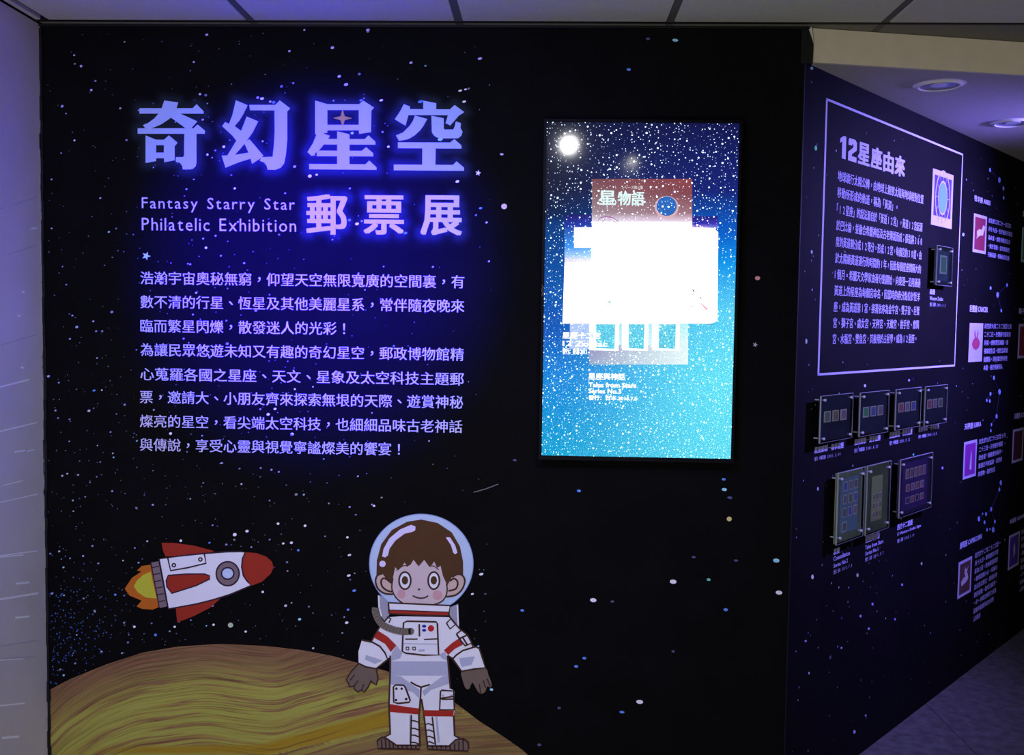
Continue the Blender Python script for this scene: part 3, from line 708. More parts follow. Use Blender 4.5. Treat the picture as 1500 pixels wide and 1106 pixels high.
part(an, 'ear', EAR, [[(1000,612),(1050,585),(1095,600),(1112,650),(1085,720),(1030,765),(945,778),(965,680)]], w=4)
FACE = [(490,690),(500,620),(518,528),(545,552),(575,525),(598,488),(622,520),(648,508),(675,464),(718,520),(766,465),(806,518),(832,508),(850,478),(876,532),(905,515),(925,600),(955,665),(960,715),(948,775),(905,822),(820,850),(700,852),(590,835),(535,795),(500,740)]
part(an, 'face', SKIN, [FACE], w=5)
part(an, 'face_outline', LIN, [], [([(500,620),(490,690),(500,740),(535,795),(590,835),(650,850)],7),([(820,852),(905,824),(948,777),(962,715),(955,665)],7),
 ([(408,580),(365,600),(352,650),(375,712),(430,750),(500,757)],9),([(488,662),(430,620),(400,640),(408,690),(450,725),(492,735)],9),([(1005,610),(1050,585),(1095,600),(1112,650),(1085,720),(1030,765),(955,778)],9),([(985,645),(1020,622),(1052,655),(1035,710),(972,728)],9)], w=6, sm=3)
for cx, rx in ((602,50),(848,48)):
    part(an, 'eye', WHITEINK, [ell(cx,640,rx,73,28)], w=6); part(an, 'eye_outline', LIN, [], [(ell(cx,640,rx,73,28),9)], w=7, closed=True)
    part(an, 'pupil', BROWN, [ell(cx,638,27,36,22)], w=7); 
part(an, 'cheek', ink('cheek_ink', (0.60, 0.33, 0.36)), [ell(572,755,36,38,24),ell(880,765,42,42,24)], w=6)
part(an, 'mouth', LIN, [], [([(668,768),(700,783),(738,790),(775,784),(800,768)],7)], w=7, sm=3)
part(an, 'nose', LIN, [ell(722,715,11,8,12)], w=7)
part(an, 'eyebrow', BROWN, [], [([(530,555),(560,527),(600,512),(628,518)],8),([(805,520),(850,516),(888,550)],8)], w=7, sm=3)
part(an, 'helmet_highlight', ink('highlight_ink', (0.72, 0.66, 0.92)), [[(408,435),(420,370),(470,280),(560,205),(655,165),(692,180),(690,212),(660,228),(600,240),(520,300),(470,370),(458,425),(435,443)],[(950,272),(985,272),(1030,340),(1048,402),(1030,417),(1012,400),(995,340)],ell(411,498,27,27,20)], w=6)
part(an, 'collar', WHITEINK, [[(462,828),(720,840),(985,852),(975,912),(720,905),(468,892)]], w=8)
part(an, 'collar_stripe', SRED, [[(468,890),(720,903),(975,908),(980,938),(720,930),(472,918)]], w=8)
part(an, 'collar_outline', LIN, [], [([(462,828),(720,840),(985,852),(975,935)],8),([(462,828),(468,918)],8),([(468,890),(975,908)],5),([(470,920),(720,932),(980,938)],7)], w=9)
pr = Print(FR, 490, 900, 250/1342.0)
SUIT = [(425,20),(520,12),(900,20),(985,110),(1060,180),(1100,255),(930,345),(890,320),(900,440),(912,580),(945,600),(945,750),(938,800),(945,950),(985,970),(1010,1040),(735,1045),(712,850),(695,730),(680,660),(668,800),(672,1040),(400,1040),(380,965),(440,940),(430,700),(440,440),(440,330),(418,345),(290,215),(355,100)]
part(an, 'space_suit', WHITEINK, [SUIT], w=5)
part(an, 'suit_shade', SHADE, [[(445,365),(893,365),(897,478),(443,478)],[(443,478),(520,482),(670,590),(665,655),(620,610),(443,545)],[(852,482),(900,478),(905,540),(760,590),(708,640),(690,600)],[(490,240),(535,300),(520,340),(445,365),(450,300)],[(820,315),(870,290),(893,365),(850,345)],[(590,785),(604,785),(604,1010),(590,1000)],[(795,800),(810,800),(830,1000),(812,1010)]], w=6)
part(an, 'suit_outline', LIN, [], [([(440,320),(440,440),(430,700),(440,940),(380,965)],8),([(890,320),(912,580)],8),([(938,790),(945,950),(985,970)],8),([(600,528),(640,552),(682,568),(752,548)],8),([(682,568),(678,640),(665,800),(672,1040)],8),([(685,660),(698,740),(712,850),(735,1040)],8),([(905,15),(985,110),(1060,180),(1090,250)],7),([(420,25),(360,90),(290,212)],7),([(890,320),(935,345)],7)], w=7)
part(an, 'cuff', WHITEINK, [[(218,195),(300,215),(380,262),(418,350),(330,422),(250,408),(192,380),(190,290)]], w=8)
part(an, 'cuff', WHITEINK, [[(930,345),(1010,280),(1110,250),(1140,265),(1165,340),(1185,415),(1100,425),(1000,442)]], w=8)
part(an, 'cuff_shade', SHADE, [[(250,315),(345,345),(380,360),(320,385),(240,350)],[(980,340),(1105,325),(1080,390),(1000,410)]], w=9)
part(an, 'cuff_outline', LIN, [], [([(218,197),(300,215),(360,248),(400,300),(420,350),(330,422),(250,408),(190,380)],8),([(930,345),(960,315),(1010,280),(1110,250),(1140,265),(1165,340),(1187,415),(1100,425),(1000,442),(930,345)],8)], w=9)
part(an, 'glove', GLOVE, [[(188,385),(250,412),(330,425),(343,500),(330,550),(298,530),(290,515),(265,570),(235,608),(215,592),(185,605),(160,585),(155,560),(120,565),(110,530),(93,510),(130,450)]], w=7, sm=2)
part(an, 'glove', GLOVE, [[(1000,442),(1100,428),(1188,417),(1210,470),(1238,545),(1225,572),(1203,560),(1185,605),(1150,620),(1120,590),(1085,530),(1062,580),(1030,575),(1005,500)]], w=7, sm=2)
part(an, 'glove_outline', LIN, [], [([(188,385),(130,450),(93,510),(110,530),(120,565),(155,560),(160,585),(185,605),(215,592),(235,608),(265,570),(290,515),(298,530),(330,550),(343,500),(330,425)],7),([(160,470),(125,515)],6),([(188,515),(155,562)],6),([(232,545),(215,592)],6),([(1140,545),(1150,615)],6),([(1170,515),(1190,575)],6),([(1200,500),(1225,560)],6)], w=8)
part(an, 'arm_band', SRED, [[(345,125),(420,172),(488,240),(445,292),(400,228),(312,178)]], w=8)
part(an, 'arm_band', SRED, [[(862,278),(920,225),(975,188),(1010,235),(950,265),(895,315)]], w=8)
part(an, 'arm_pocket', WHITEINK, [[(960,150),(1000,120),(1045,155),(1080,220),(1030,242),(1000,210)]], w=9)
part(an, 'arm_pocket_outline', LIN, [], [([(960,150),(1000,120),(1045,155),(1080,220),(1030,242),(1000,210),(960,150)],8),([(985,185),(1045,158)],8),([(1010,178),(1045,235)],8),([(882,65),(915,30),(952,75),(910,110),(882,65)],7),([(415,15),(445,30),(430,60)],7)], w=10)
part(an, 'chest_box', WHITEINK, [[(545,62),(572,50),(800,55),(814,70),(820,315),(700,316),(560,300),(535,280),(540,150)]], w=8)
part(an, 'chest_box_outline', LIN, [], [([(545,62),(572,50),(800,55),(810,70),(820,315),(700,316),(560,300),(535,285),(540,150)],8)], w=9, closed=True)
part(an, 'chest_box_lines', LIN, [], [([(668,72),(670,170)],8),([(558,190),(655,190)],6),([(705,193),(815,188)],6)], w=9, closed=False)
for cx in (576, 628): part(an, 'indicator_square', LIN, [], [(ell(cx,264,15,14,4,0.78),6)], w=9, closed=True)
part(an, 'vent_mark', SHADE, [[(664,270),(712,270),(710,288),(662,288)],[(540,222),(820,226),(820,234),(540,230)]], w=9)
part(an, 'button', ink('blue_button_ink', (0.02, 0.015, 0.30)), [ell(706,89,17,12,16),ell(706,121,17,11,16)], w=9, label='blue oval buttons')
part(an, 'button', ink('red_button_ink', (0.50, 0.012, 0.015)), [ell(760,106,25,25,22)], w=9, label='round red button')
part(an, 'thigh_patch', WHITEINK, [[(465,562),(485,550),(545,552),(560,570),(595,672),(588,686),(500,695),(468,688)]], w=8)
part(an, 'thigh_patch_outline', LIN, [], [([(465,565),(485,550),(545,552),(560,572),(597,672),(588,686),(500,695),(468,685)],8)], w=9, closed=True)
part(an, 'patch_rivet', INK, [ell(489,580,10,10,12),ell(530,580,10,10,12),ell(486,669,10,10,12),ell(565,661,11,11,12)], w=9)
part(an, 'thigh_pocket', WHITEINK, [[(835,600),(845,592),(938,598),(943,745),(828,745)]], w=8)
part(an, 'thigh_pocket_outline', LIN, [], [([(835,600),(845,592),(938,598),(943,745),(828,745)],8),([(835,655),(850,663),(940,660),(938,640)],7),([(880,668),(884,745)],6),([(900,668),(904,745)],6)], w=9, closed=True)
part(an, 'pocket_stud', SHADE, [ell(854,636,10,10,12),ell(920,633,10,10,12)], w=9)
part(an, 'knee_band', SRED, [[(437,700),(560,722),(666,735),(662,782),(437,762)]], w=8)
part(an, 'knee_band', SRED, [[(697,748),(940,752),(936,798),(705,796)]], w=8)
part(an, 'ribbed_panel', LIN, [], [([(606,785),(600,1022)],7),([(770,802),(795,1020)],7)]+[([(604,y),(635,y+2),(668,y+16)],6) for y in (830,890,943,1000)]+[([(714+i*3,y),(740+i*3,y-10),(778+i*3,y+6)],6) for i,y in enumerate((862,912,962,1005))], w=9)
part(an, 'boot', GLOVE, [[(340,985),(375,960),(410,970),(490,1024),(672,1024),(672,1055),(345,1050)]], w=8)
part(an, 'boot', GLOVE, [[(730,1028),(900,1030),(955,980),(1010,972),(1050,1000),(1055,1040),(1048,1070),(735,1055)]], w=8)
part(an, 'boot_lines', LIN, [], [([(340,985),(375,960),(410,970),(490,1024),(672,1024),(672,1055),(345,1050),(338,985)],8),([(730,1028),(900,1030),(955,980),(1010,972),(1050,1000),(1055,1040),(1048,1070),(735,1055),(730,1028)],8)]+[([(x,975+max(0,(x-400)*0.55)),(x+5,1050)],7) for x in (372,402,432,462)]+[([(x,1026),(x+2,1052)],6) for x in (500,535,570,605,640,770,805,840,875)]+[([(x,1025-(x-910)*0.5),(x+2,1062)],7) for x in (910,945,978,1012)], w=9)
pr = Print(FR, 490, 740, 250/1455.0)
HOSE = smooth_pts([(355,868),(352,910),(385,985),(440,1030),(520,1060),(600,1072),(655,1070)], 6, False)
part(an, 'hose', ink('hose_ink', (0.17, 0.14, 0.115)), [ell(655,1070,27,29,18)], [(HOSE,58)], w=12)
HL = []
for i in range(3, len(HOSE)-1, 2):
    a, b_ = HOSE[i-1], HOSE[i+1]; dx, dy = b_[0]-a[0], b_[1]-a[1]; l = math.hypot(dx, dy); nx_, ny_ = -dy/l*26, dx/l*26
    HL.append(([(HOSE[i][0]+nx_, HOSE[i][1]+ny_), (HOSE[i][0]-nx_, HOSE[i][1]-ny_)], 5))
part(an, 'hose_rib', ink('hose_rib_ink', (0.09, 0.07, 0.06)), [], HL, w=13)
# ------------------------------------------------------------------ portrait television
WS = 0.046                              # screen glass stands this far off the wall
tv = thing('wall_television', base_of(FR, 935, 678), 'tall portrait television glowing blue and white on the black wall', 'television')
def frp(x, y): return FR.px(x, y, WS)
c4 = [frp(798.5, 178), frp(1084, 181.5), frp(1069.5, 671.5), frp(796, 667.5)]
su0 = (c4[0][0]+c4[3][0])/2; su1 = (c4[1][0]+c4[2][0])/2; sz1 = (c4[0][1]+c4[1][1])/2; sz0 = (c4[2][1]+c4[3][1])/2
BZ_ = 0.008
BEZ = mat('black_bezel_plastic', (0.004, 0.004, 0.006), 0.45, 0.06, srgb=False)
g = Geo()
g.sbox(FR, su0-BZ_, su0, sz0-BZ_-0.004, sz1+BZ_, 0.018, WS+0.004); g.sbox(FR, su1, su1+BZ_, sz0-BZ_-0.004, sz1+BZ_, 0.018, WS+0.004)
g.sbox(FR, su0, su1, sz1, sz1+BZ_, 0.018, WS+0.004); g.sbox(FR, su0, su1, sz0-BZ_-0.004, sz0, 0.018, WS+0.004)
g.out('bezel', BEZ, tv)
g = Geo(); g.sbox(FR, su0-0.004, su1+0.004, sz0-0.006, sz1+0.006, 0.014, 0.030); g.sbox(FR, su0+0.12, su1-0.12, sz0+0.2, sz1-0.2, 0.0, 0.014); g.out('back_housing', mat('black_housing', (0.01, 0.01, 0.01), 0.6, 0.2, srgb=False), tv)
def lerp3(a, b, t): return tuple(a[i]+(b[i]-a[i])*t for i in range(3))
def scr_col(s, t):                      # s across 0..1, t down 0..1; linear radiance and speckle density
    L_ = [(0, (0.002, 0.005, 0.040)), (0.2, (0.001, 0.008, 0.07)), (0.33, (0.001, 0.05, 0.24)), (0.5, (0.0, 0.09, 0.42)), (0.62, (0.0, 0.09, 0.48)), (0.75, (0.0, 0.22, 0.70)), (1.0, (0.0, 0.36, 0.66))]
    R_ = [(0, (0.002, 0.003, 0.07)), (0.2, (0.002, 0.012, 0.18)), (0.33, (0.0, 0.12, 0.62)), (0.42, (0.0, 0.32, 0.85)), (0.55, (0.09, 0.62, 0.92)), (0.75, (0.12, 0.75, 0.95)), (1.0, (0.10, 0.70, 0.90))]
    def ev(T_):
        for a, b in zip(T_[:-1], T_[1:]):
            if t <= b[0]: return lerp3(a[1], b[1], (t-a[0])/(b[0]-a[0]))
        return T_[-1][1]
    c = lerp3(ev(L_), ev(R_), s*s*(3-2*s))
    if t < 0.3 and s < 0.35: c = tuple(v*(1-0.6*(1-s/0.35)) for v in c)
    return c
def scr_den(s, t): return min(1.0, 0.22+1.3*max(0, t-0.12))*(0.8+0.2*s)
sm = bpy.data.materials.new('screen_starfield'); sm.use_nodes = True; nt = sm.node_tree; b = nt.nodes['Principled BSDF']
b.inputs['Base Color'].default_value = (0.01, 0.01, 0.012, 1); b.inputs['Roughness'].default_value = 0.075; b.inputs['Specular IOR Level'].default_value = 0.3
at = nt.nodes.new('ShaderNodeAttribute'); at.attribute_name = 'col'
tc = nt.nodes.new('ShaderNodeTexCoord'); dn = nt.nodes.new('ShaderNodeAttribute'); dn.attribute_name = 'dens'
def N(t, **k):
    n = nt.nodes.new(t)
    for a, v in k.items(): setattr(n, a, v)
    return n
def M_(op, a, b2, clamp=False):
    n = N('ShaderNodeMath', operation=op); n.use_clamp = clamp
    for i, v in enumerate((a, b2)):
        if isinstance(v, (int, float)): n.inputs[i].default_value = v
        elif v is not None: nt.links.new(v, n.inputs[i])
    return n.outputs[0]
acc = None
for sc, rmax, gain, thr in ((60, 0.19, 2.8, 0.42), (120, 0.21, 2.0, 0.50), (300, 0.34, 0.75, 0.0)):
    v = N('ShaderNodeTexVoronoi'); v.inputs['Scale'].default_value = sc; v.voronoi_dimensions = '2D'
    mp = N('ShaderNodeMapping'); mp.inputs['Rotation'].default_value = (math.radians(90), 0, 0); mp.inputs['Location'].default_value = (sc*0.37, sc*0.11, 0)
    nt.links.new(tc.outputs['Object'], mp.inputs[0]); nt.links.new(mp.outputs[0], v.inputs['Vector'])
    sx_ = N('ShaderNodeSeparateColor'); nt.links.new(v.outputs['Color'], sx_.inputs[0])
    rad = M_('MULTIPLY', sx_.outputs[0], rmax)
    star = M_('MULTIPLY', M_('SUBTRACT', rad, v.outputs['Distance']), 14.0, True)
    if thr == 0.0:                      # dense glitter that only appears where the picture is dense
        gate = M_('MULTIPLY', M_('SUBTRACT', M_('ADD', dn.outputs['Fac'], M_('MULTIPLY', sx_.outputs[1], 0.6)), 0.98), 2.0, True)
        star = M_('MULTIPLY', star, gate)
    else:
        gate = M_('GREATER_THAN', M_('ADD', sx_.outputs[2], M_('MULTIPLY', dn.outputs['Fac'], 0.2)), thr)
        star = M_('MULTIPLY', star, gate)
    acc = M_('MULTIPLY', star, gain) if acc is None else M_('ADD', acc, M_('MULTIPLY', star, gain))
nz = N('ShaderNodeTexNoise'); nz.inputs['Scale'].default_value = 520; nz.inputs['Detail'].default_value = 2; nt.links.new(tc.outputs['Object'], nz.inputs['Vector'])
gr = M_('MULTIPLY', M_('SUBTRACT', nz.outputs['Fac'], 0.5), 2.6)
gr = M_('ADD', 1.0, M_('MULTIPLY', gr, dn.outputs['Fac']))
sc1 = N('ShaderNodeVectorMath', operation='SCALE'); nt.links.new(at.outputs['Color'], sc1.inputs[0]); nt.links.new(gr, sc1.inputs['Scale'])
cs = N('ShaderNodeCombineXYZ'); nt.links.new(M_('MULTIPLY', acc, 0.62), cs.inputs[0]); nt.links.new(M_('MULTIPLY', acc, 0.80), cs.inputs[1]); nt.links.new(acc, cs.inputs[2])
ad = N('ShaderNodeVectorMath', operation='ADD'); nt.links.new(sc1.outputs[0], ad.inputs[0]); nt.links.new(cs.outputs[0], ad.inputs[1])
nt.links.new(ad.outputs[0], b.inputs['Emission Color']); b.inputs['Emission Strength'].default_value = 1.0
NS, NT_ = 24, 40; V = []; C = []; DN = []; F = []
for j in range(NT_+1):
    for i in range(NS+1):
        s, t = i/NS, j/NT_; V.append(FR.at(su0+(su1-su0)*s, sz1+(sz0-sz1)*t, WS)); C.append(scr_col(s, t)); DN.append(scr_den(s, t))
for j in range(NT_):
    for i in range(NS): a = j*(NS+1)+i; F.append((a, a+NS+1, a+NS+2, a+1))
o = mesh('screen', V, F, sm, tv, cols=C, label='glowing screen with white stars on blue')
da = o.data.attributes.new('dens', 'FLOAT', 'POINT'); da.data.foreach_set('value', DN)
# picture elements on the screen
def scr_attr(name, speck):
    if name in MATS: return MATS[name]
    m = sm.copy(); m.name = name
    if not speck:
        for n in m.node_tree.nodes:
            if n.type == 'BSDF_PRINCIPLED': bb = n
            if n.type == 'ATTRIBUTE' and n.attribute_name == 'col': aa = n
        m.node_tree.links.new(aa.outputs['Color'], bb.inputs['Emission Color'])
    MATS[name] = m; return m
SPK = scr_attr('screen_poster', True); PLAIN = scr_attr('screen_flat', False)
def scr_poly(name, P, cols, wl, m, label=None, dens=0.3, parent=None):
    g = Geo(); Q = [FR.px(x, y, WS) for x, y in P]
    g.V = [FR.at(u, z, WS+0.0003*wl) for u, z in Q]; g.F = tri(P); g.C = [c for c in cols] if isinstance(cols, list) else [cols]*len(P)
    o = g.out(name, m, tv, label=label)
    da = o.data.attributes.new('dens', 'FLOAT', 'POINT'); da.data.foreach_set('value', [dens]*len(P)); return o
def scr_grid(name, x0, x1, ys_cols, wl, m, label=None, dens=0.3):
    P = []; cols = []; F = []
    for y, cl, cr in ys_cols:
        P += [(x0, y), ((x0+x1)/2, y), (x1, y)]; cols += [cl, lerp3(cl, cr, 0.5), cr]
    for j in range(len(ys_cols)-1):
        for i in (0, 1): F.append((3*j+i, 3*j+3+i, 3*j+4+i, 3*j+1+i))
    g = Geo(); g.V = [FR.at(*FR.px(x, y, WS), WS+0.0003*wl) for x, y in P]; g.F = F; g.C = cols
    o = g.out(name, m, tv, label=label)
    da = o.data.attributes.new('dens', 'FLOAT', 'POINT'); da.data.foreach_set('value', [dens]*len(P)); return o
WH = (1.6, 1.6, 1.7)
scr_grid('poster_image', 867, 1014, [(262, (0.19, 0.06, 0.08), (0.27, 0.055, 0.065)), (285, (0.25, 0.13, 0.14), (0.23, 0.06, 0.08)), (312, (0.36, 0.26, 0.30), (0.36, 0.18, 0.22)), (322, (0.75, 0.66, 0.80), (0.75, 0.55, 0.7)), (334, (1.3, 1.3, 1.5), (1.3, 1.2, 1.4))], 1, SPK, 'reddish top of the poster on the screen', 0.25)
scr_grid('poster_image', 863, 1008, [(474, (0.4, 0.75, 0.95), (0.45, 0.9, 1.0)), (505, (0.6, 0.85, 1.0), (0.75, 0.98, 1.0)), (506, (0.30, 0.30, 0.50), (0.75, 0.95, 1.0)), (520, (0.32, 0.34, 0.55), (0.8, 0.98, 1.0)), (534, (0.32, 0.42, 0.62), (0.8, 0.98, 1.0))], 1, SPK, 'pale lower edge of the poster', 0.6)
scr_grid('side_print', 827, 866, [(315, (0.010, 0.004, 0.13), (0.02, 0.01, 0.20)), (330, (0.01, 0.03, 0.35), (0.02, 0.05, 0.45)), (362, (0.05, 0.30, 0.90), (0.06, 0.4, 1.0)), (374, (0.35, 0.6, 0.95), (0.4, 0.7, 1.0)), (384, (0.9, 0.75, 1.2), (1.1, 1.0, 1.4)), (397, WH, WH)], 1, SPK, None, 0.5)
scr_grid('side_print', 1014, 1052, [(317, (0.012, 0.01, 0.20), (0.012, 0.01, 0.20)), (328, (0.03, 0.03, 0.45), (0.05, 0.04, 0.45)), (335, (0.8, 0.35, 1.1), (0.25, 0.3, 0.9))], 1, SPK, None, 0.4)
scr_poly('white_print', [(841,333),(867,333),(867,325),(1014,325),(1014,333),(1045,334),(1052,340),(1051,470),(1040,475),(1030,474),(824,474),(827,384),(866,384),(866,363),(841,363)], WH, 2, PLAIN, 'overexposed white sheets on the screen')
for x0, x1 in ((863, 907), (911, 950), (955, 996)):
    scr_poly('stamp_frame', [(x0,473),(x1,474),(x1-1,514),(x0,513)], (1.2,1.3,1.4), 2, PLAIN)
    scr_poly('stamp_image', [(x0+10,475),(x1-6,475),(x1-7,511),(x0+10,510)], (0.12,0.62,0.82), 3, SPK, dens=0.9)
scr_poly('stamp_frame', [(835,474),(870,474),(869,512),(834,511)], (0.45,0.6,1.2), 2, SPK, dens=0.6)
pr = Print(FR); pr = None
def scr_text(body, xl, yt, yb, xr, c=(1.6, 1.6, 1.7), wl=4, bold=0.03, grid=True, name='screen_text'):
    VF = grid_text(body, bold) if grid else glyph(body, bold)
    g = Geo(); V_, F_ = place_text(FR, VF, px_box(FR, xl, yt, yb, xr, WS), WS+0.0003*wl); g.add(V_, F_, c)
    o = g.out(name, PLAIN, tv); return o
scr_text('星', 877, 279, 300, 902, (0.75, 0.95, 0.95)); scr_text('の', 893, 292, 301, 903, (0.75, 0.95, 0.95)); scr_text('物語', 905, 280, 301, 944, (0.75, 0.95, 0.95)); scr_text('シリーズ第三集', 911, 272, 277, 942, (0.9, 0.8, 0.8), bold=0.01)
scr_poly('round_emblem', ell(976.5, 303.5, 17.5, 16.5, 28), (0.7,0.45,0.5), 2, PLAIN)
scr_poly('round_emblem', ell(976.5, 302, 14.8, 14.3, 28), (0.02,0.14,0.52), 3, SPK, 'blue disc on the poster', 0.5)
g = Geo()
for P in ([(874,324),(880,319),(888,317),(898,319),(906,325)], [(882,326),(886,321),(887,317)], [(893,325),(892,319),(897,314)], [(903,328),(898,322)]):
    Q = Print(FR); L_ = []; R_ = []
    for i, p in enumerate(P):
        L_.append((p[0], p[1]-0.6)); R_.append((p[0], p[1]+0.6))
    n = len(L_); g.add([FR.at(*FR.px(x, y, WS), WS+0.0012) for x, y in L_+R_], [(i, i+1, n+i+1, n+i) for i in range(n-1)], (0.35, 0.12, 0.35))
g.out('branch_drawing', PLAIN, tv)
for body, y0, y1, x1 in (('星座十二宮', 486, 496, 880), ('12 Zodiac', 499, 507, 890), ('發行：香港 2012', 510, 519, 860)): scr_text(body, 824, y0, y1, x1, grid=(body[0] == '星'))
for body, y0, y1, x1 in (('星座與神話', 546, 556, 916), ('Tales from Stars', 560, 567, 932), ('Series No.3', 569, 576, 910), ('發行：日本 2013.7.5', 579, 586, 933)): scr_text(body, 862, y0, y1, x1, grid=(body[0] == '星' or body[0] == ''), bold=0.03)
for P, c in (([(890,440),(896,443),(893,444)], (0.1,0.4,0.45)), ([(1013,423),(1018,426),(1016,428)], (0.3,0.1,0.15)), ([(1024,434),(1028,437),(1026,438)], (0.3,0.1,0.15)), ([(1026,443),(1037,452),(1035,455),(1027,446)], (1.0,0.5,0.6)), ([(1010,449),(1016,449),(1016,450.5),(1010,450.5)], (0.9,0.6,0.7)), ([(1030,475),(1049,473),(1042,477)], (0.1,0.5,0.7))):
    scr_poly('print_fleck', P, c, 4, PLAIN)
# maker's mark on the left bezel, turned on its side, and small bright control marks
VF = glyph('AOC', 0.02); x0_, x1_ = min(p[0] for p in VF[0]), max(p[0] for p in VF[0]); y0_, y1_ = min(p[1] for p in VF[0]), max(p[1] for p in VF[0])
uc = su0-BZ_*0.5; zt = FR.px(794, 418, WS)[1]; zb = FR.px(794, 434, WS)[1]
g = Geo(); g.add([FR.at(uc-0.0035+0.007*(p[1]-y0_)/(y1_-y0_), zt+(zb-zt)*(p[0]-x0_)/(x1_-x0_), WS+0.0045) for p in VF[0]], VF[1]); g.out('bezel_mark', mat('silver_print', (0.6, 0.6, 0.62), 0.4, 0.5, srgb=False), tv, label='small silver letters on the bezel')

# ------------------------------------------------------------------ side wall: information panel
W1 = 0.0010
ip = thing('information_panel', base_of(RT, 1300, 545), 'thin-framed Chinese text panel about the twelve star signs on the side wall', 'panel')
c4 = [RT.px(1210, 147), RT.px(1411, 223), RT.px(1398, 537), RT.px(1197, 550)]
pu0 = (c4[0][0]+c4[3][0])/2; pu1 = (c4[1][0]+c4[2][0])/2; pz1 = (c4[0][1]+c4[1][1])/2; pz0 = (c4[2][1]+c4[3][1])/2
g = Geo().sbox(RT, pu0, pu1, pz0, pz1, 0.0002, W1*0.5); g.out('background_print', mat('panel_background_ink', (0.0065, 0.0055, 0.0075), 0.7, 0.05, srgb=False, grain=0.2, gscale=4), ip)
bw = 0.007
g = Geo().sbox(RT, pu0, pu1, pz1-bw, pz1, W1*0.5, W1).sbox(RT, pu0, pu1, pz0, pz0+bw, W1*0.5, W1).sbox(RT, pu0, pu0+bw*1.5, pz0, pz1, W1*0.5, W1).sbox(RT, pu1-bw*1.2, pu1, pz0, pz1, W1*0.5, W1)
g.out('border_line', PANELINK, ip)
def rtext(parent, body, xl, yt, yb, xr, m=PANELINK, bold=0.02, name='lettering', grid=None, w=W1+0.0004):
    grid = (not any(c.isascii() and c.isalpha() for c in body)) if grid is None else grid
    VF = grid_text(body, bold) if grid else glyph(body, bold)
    g = Geo(); g.add(*place_text(RT, VF, px_box(RT, xl, yt, yb, xr), w)); return g.out(name, m, parent)
# heading: heavy, squared; built from two passes of the outline shifted sideways so the strokes thicken
def heavy(body, sp=1.0, bold=0.035, shift=0.05):
    V = []; F = []; x = 0
    for ch in body:
        if ch in '12':                  # squared figures drawn by hand
            P = [(0.15,0),(0.42,0),(0.42,0.95),(0.24,0.95),(0.0,0.80),(0.0,0.62),(0.15,0.70)] if ch == '1' else [(0.06,0.95),(0.50,0.95),(0.62,0.84),(0.62,0.52),(0.26,0.30),(0.26,0.22),(0.62,0.22),(0.62,0),(0,0),(0,0.36),(0.36,0.60),(0.36,0.73),(0.26,0.73),(0.26,0.66),(0,0.66),(0,0.86)]
            b = len(V); V += [(x+p[0], p[1], 0.0) for p in P]; F += [tuple(b+k for k in q) for q in tri(P)]
            x += 0.60 if ch == '1' else 0.72; continue
        v, f = glyph(ch, bold); x0, x1 = min(p[0] for p in v), max(p[0] for p in v); y0, y1 = min(p[1] for p in v), max(p[1] for p in v)
        wd = 0.62 if ch.isascii() else 0.92
        if ch == '1': wd = 0.44
        for dx in (0, shift) if ch.isascii() else (0, shift*0.5):
            b = len(V); V += [(x+(p[0]-x0)/(x1-x0)*(wd-shift)+dx, (p[1]-y0)/(y1-y0)*0.95, p[2]+0.0006*(dx > 0)) for p in v]; F += [tuple(b+k for k in q) for q in f]
        x += wd+(0.22 if ch.isascii() else 0.08)
    return V, F
g = Geo(); bx_ = px_box(RT, 1230, 200, 232, 1325); 
g.add(*place_text(RT, heavy('12星座由來'), (RT.px(1230, 215)[0], RT.px(1325, 240)[0], RT.px(1230, 231)[1], RT.px(1235, 199)[1]), W1+0.0004)); g.out('panel_heading', PANELINK, ip)
PT = ['地球繞行太陽公轉，由地球上觀察太陽與地球相對位置', '移動所形成的軌道，稱為「黃道」。', '「12星座」的說法源自於「黃道12宮」，黃道12宮起源', '於巴比倫，並融合希臘神話及古老傳說而成；係指將360', '度的黃道劃分成12等分，形成12宮，每個宮約30度。由',
 '於太陽繞黃道運行的時間約1年，因此每個星座間隔大約', '1個月。希臘天文學家由春分點開始，向東逐一沿用通過', '黃道上的星座為每個宮命名，因當時的春分點位於牡羊', '座，成為黃道第1宮，接著依序為金牛宮、雙子宮、巨蟹', '宮、獅子宮、處女宮、天秤宮、天蠍宮、射手宮、摩羯', '宮、水瓶宮、雙魚宮，其後用於占星學，成為12星座。']
ZT = RT.px(1226, 257)[1]; ZB = RT.px(1220, 496.5)[1]; ul = (RT.px(1226, 257)[0]+RT.px(1220, 496)[0])/2; ur = (RT.px(1351, 295)[0]+RT.px(1346, 490)[0])/2
for i, body in enumerate(PT):
    zc = ZT+(ZB-ZT)*i/10.0; VF = grid_text(body, 0.012)
    nch = len(body); uend = ul+(ur-ul)*min(1.0, nch/24.0) if nch < 22 else (ur if i < 10 else ur-0.02)
    x0_, x1_ = min(p[0] for p in VF[0]), max(p[0] for p in VF[0]); sx = (uend-ul)/(x1_-x0_); szz = 0.0350
    g = Geo(); g.add([RT.at(ul+(p[0]-x0_)*sx, zc+(p[1]-0.38)*szz, W1+0.0004+p[2]) for p in VF[0]], VF[1]); g.out('lettering', PANELINK, ip)
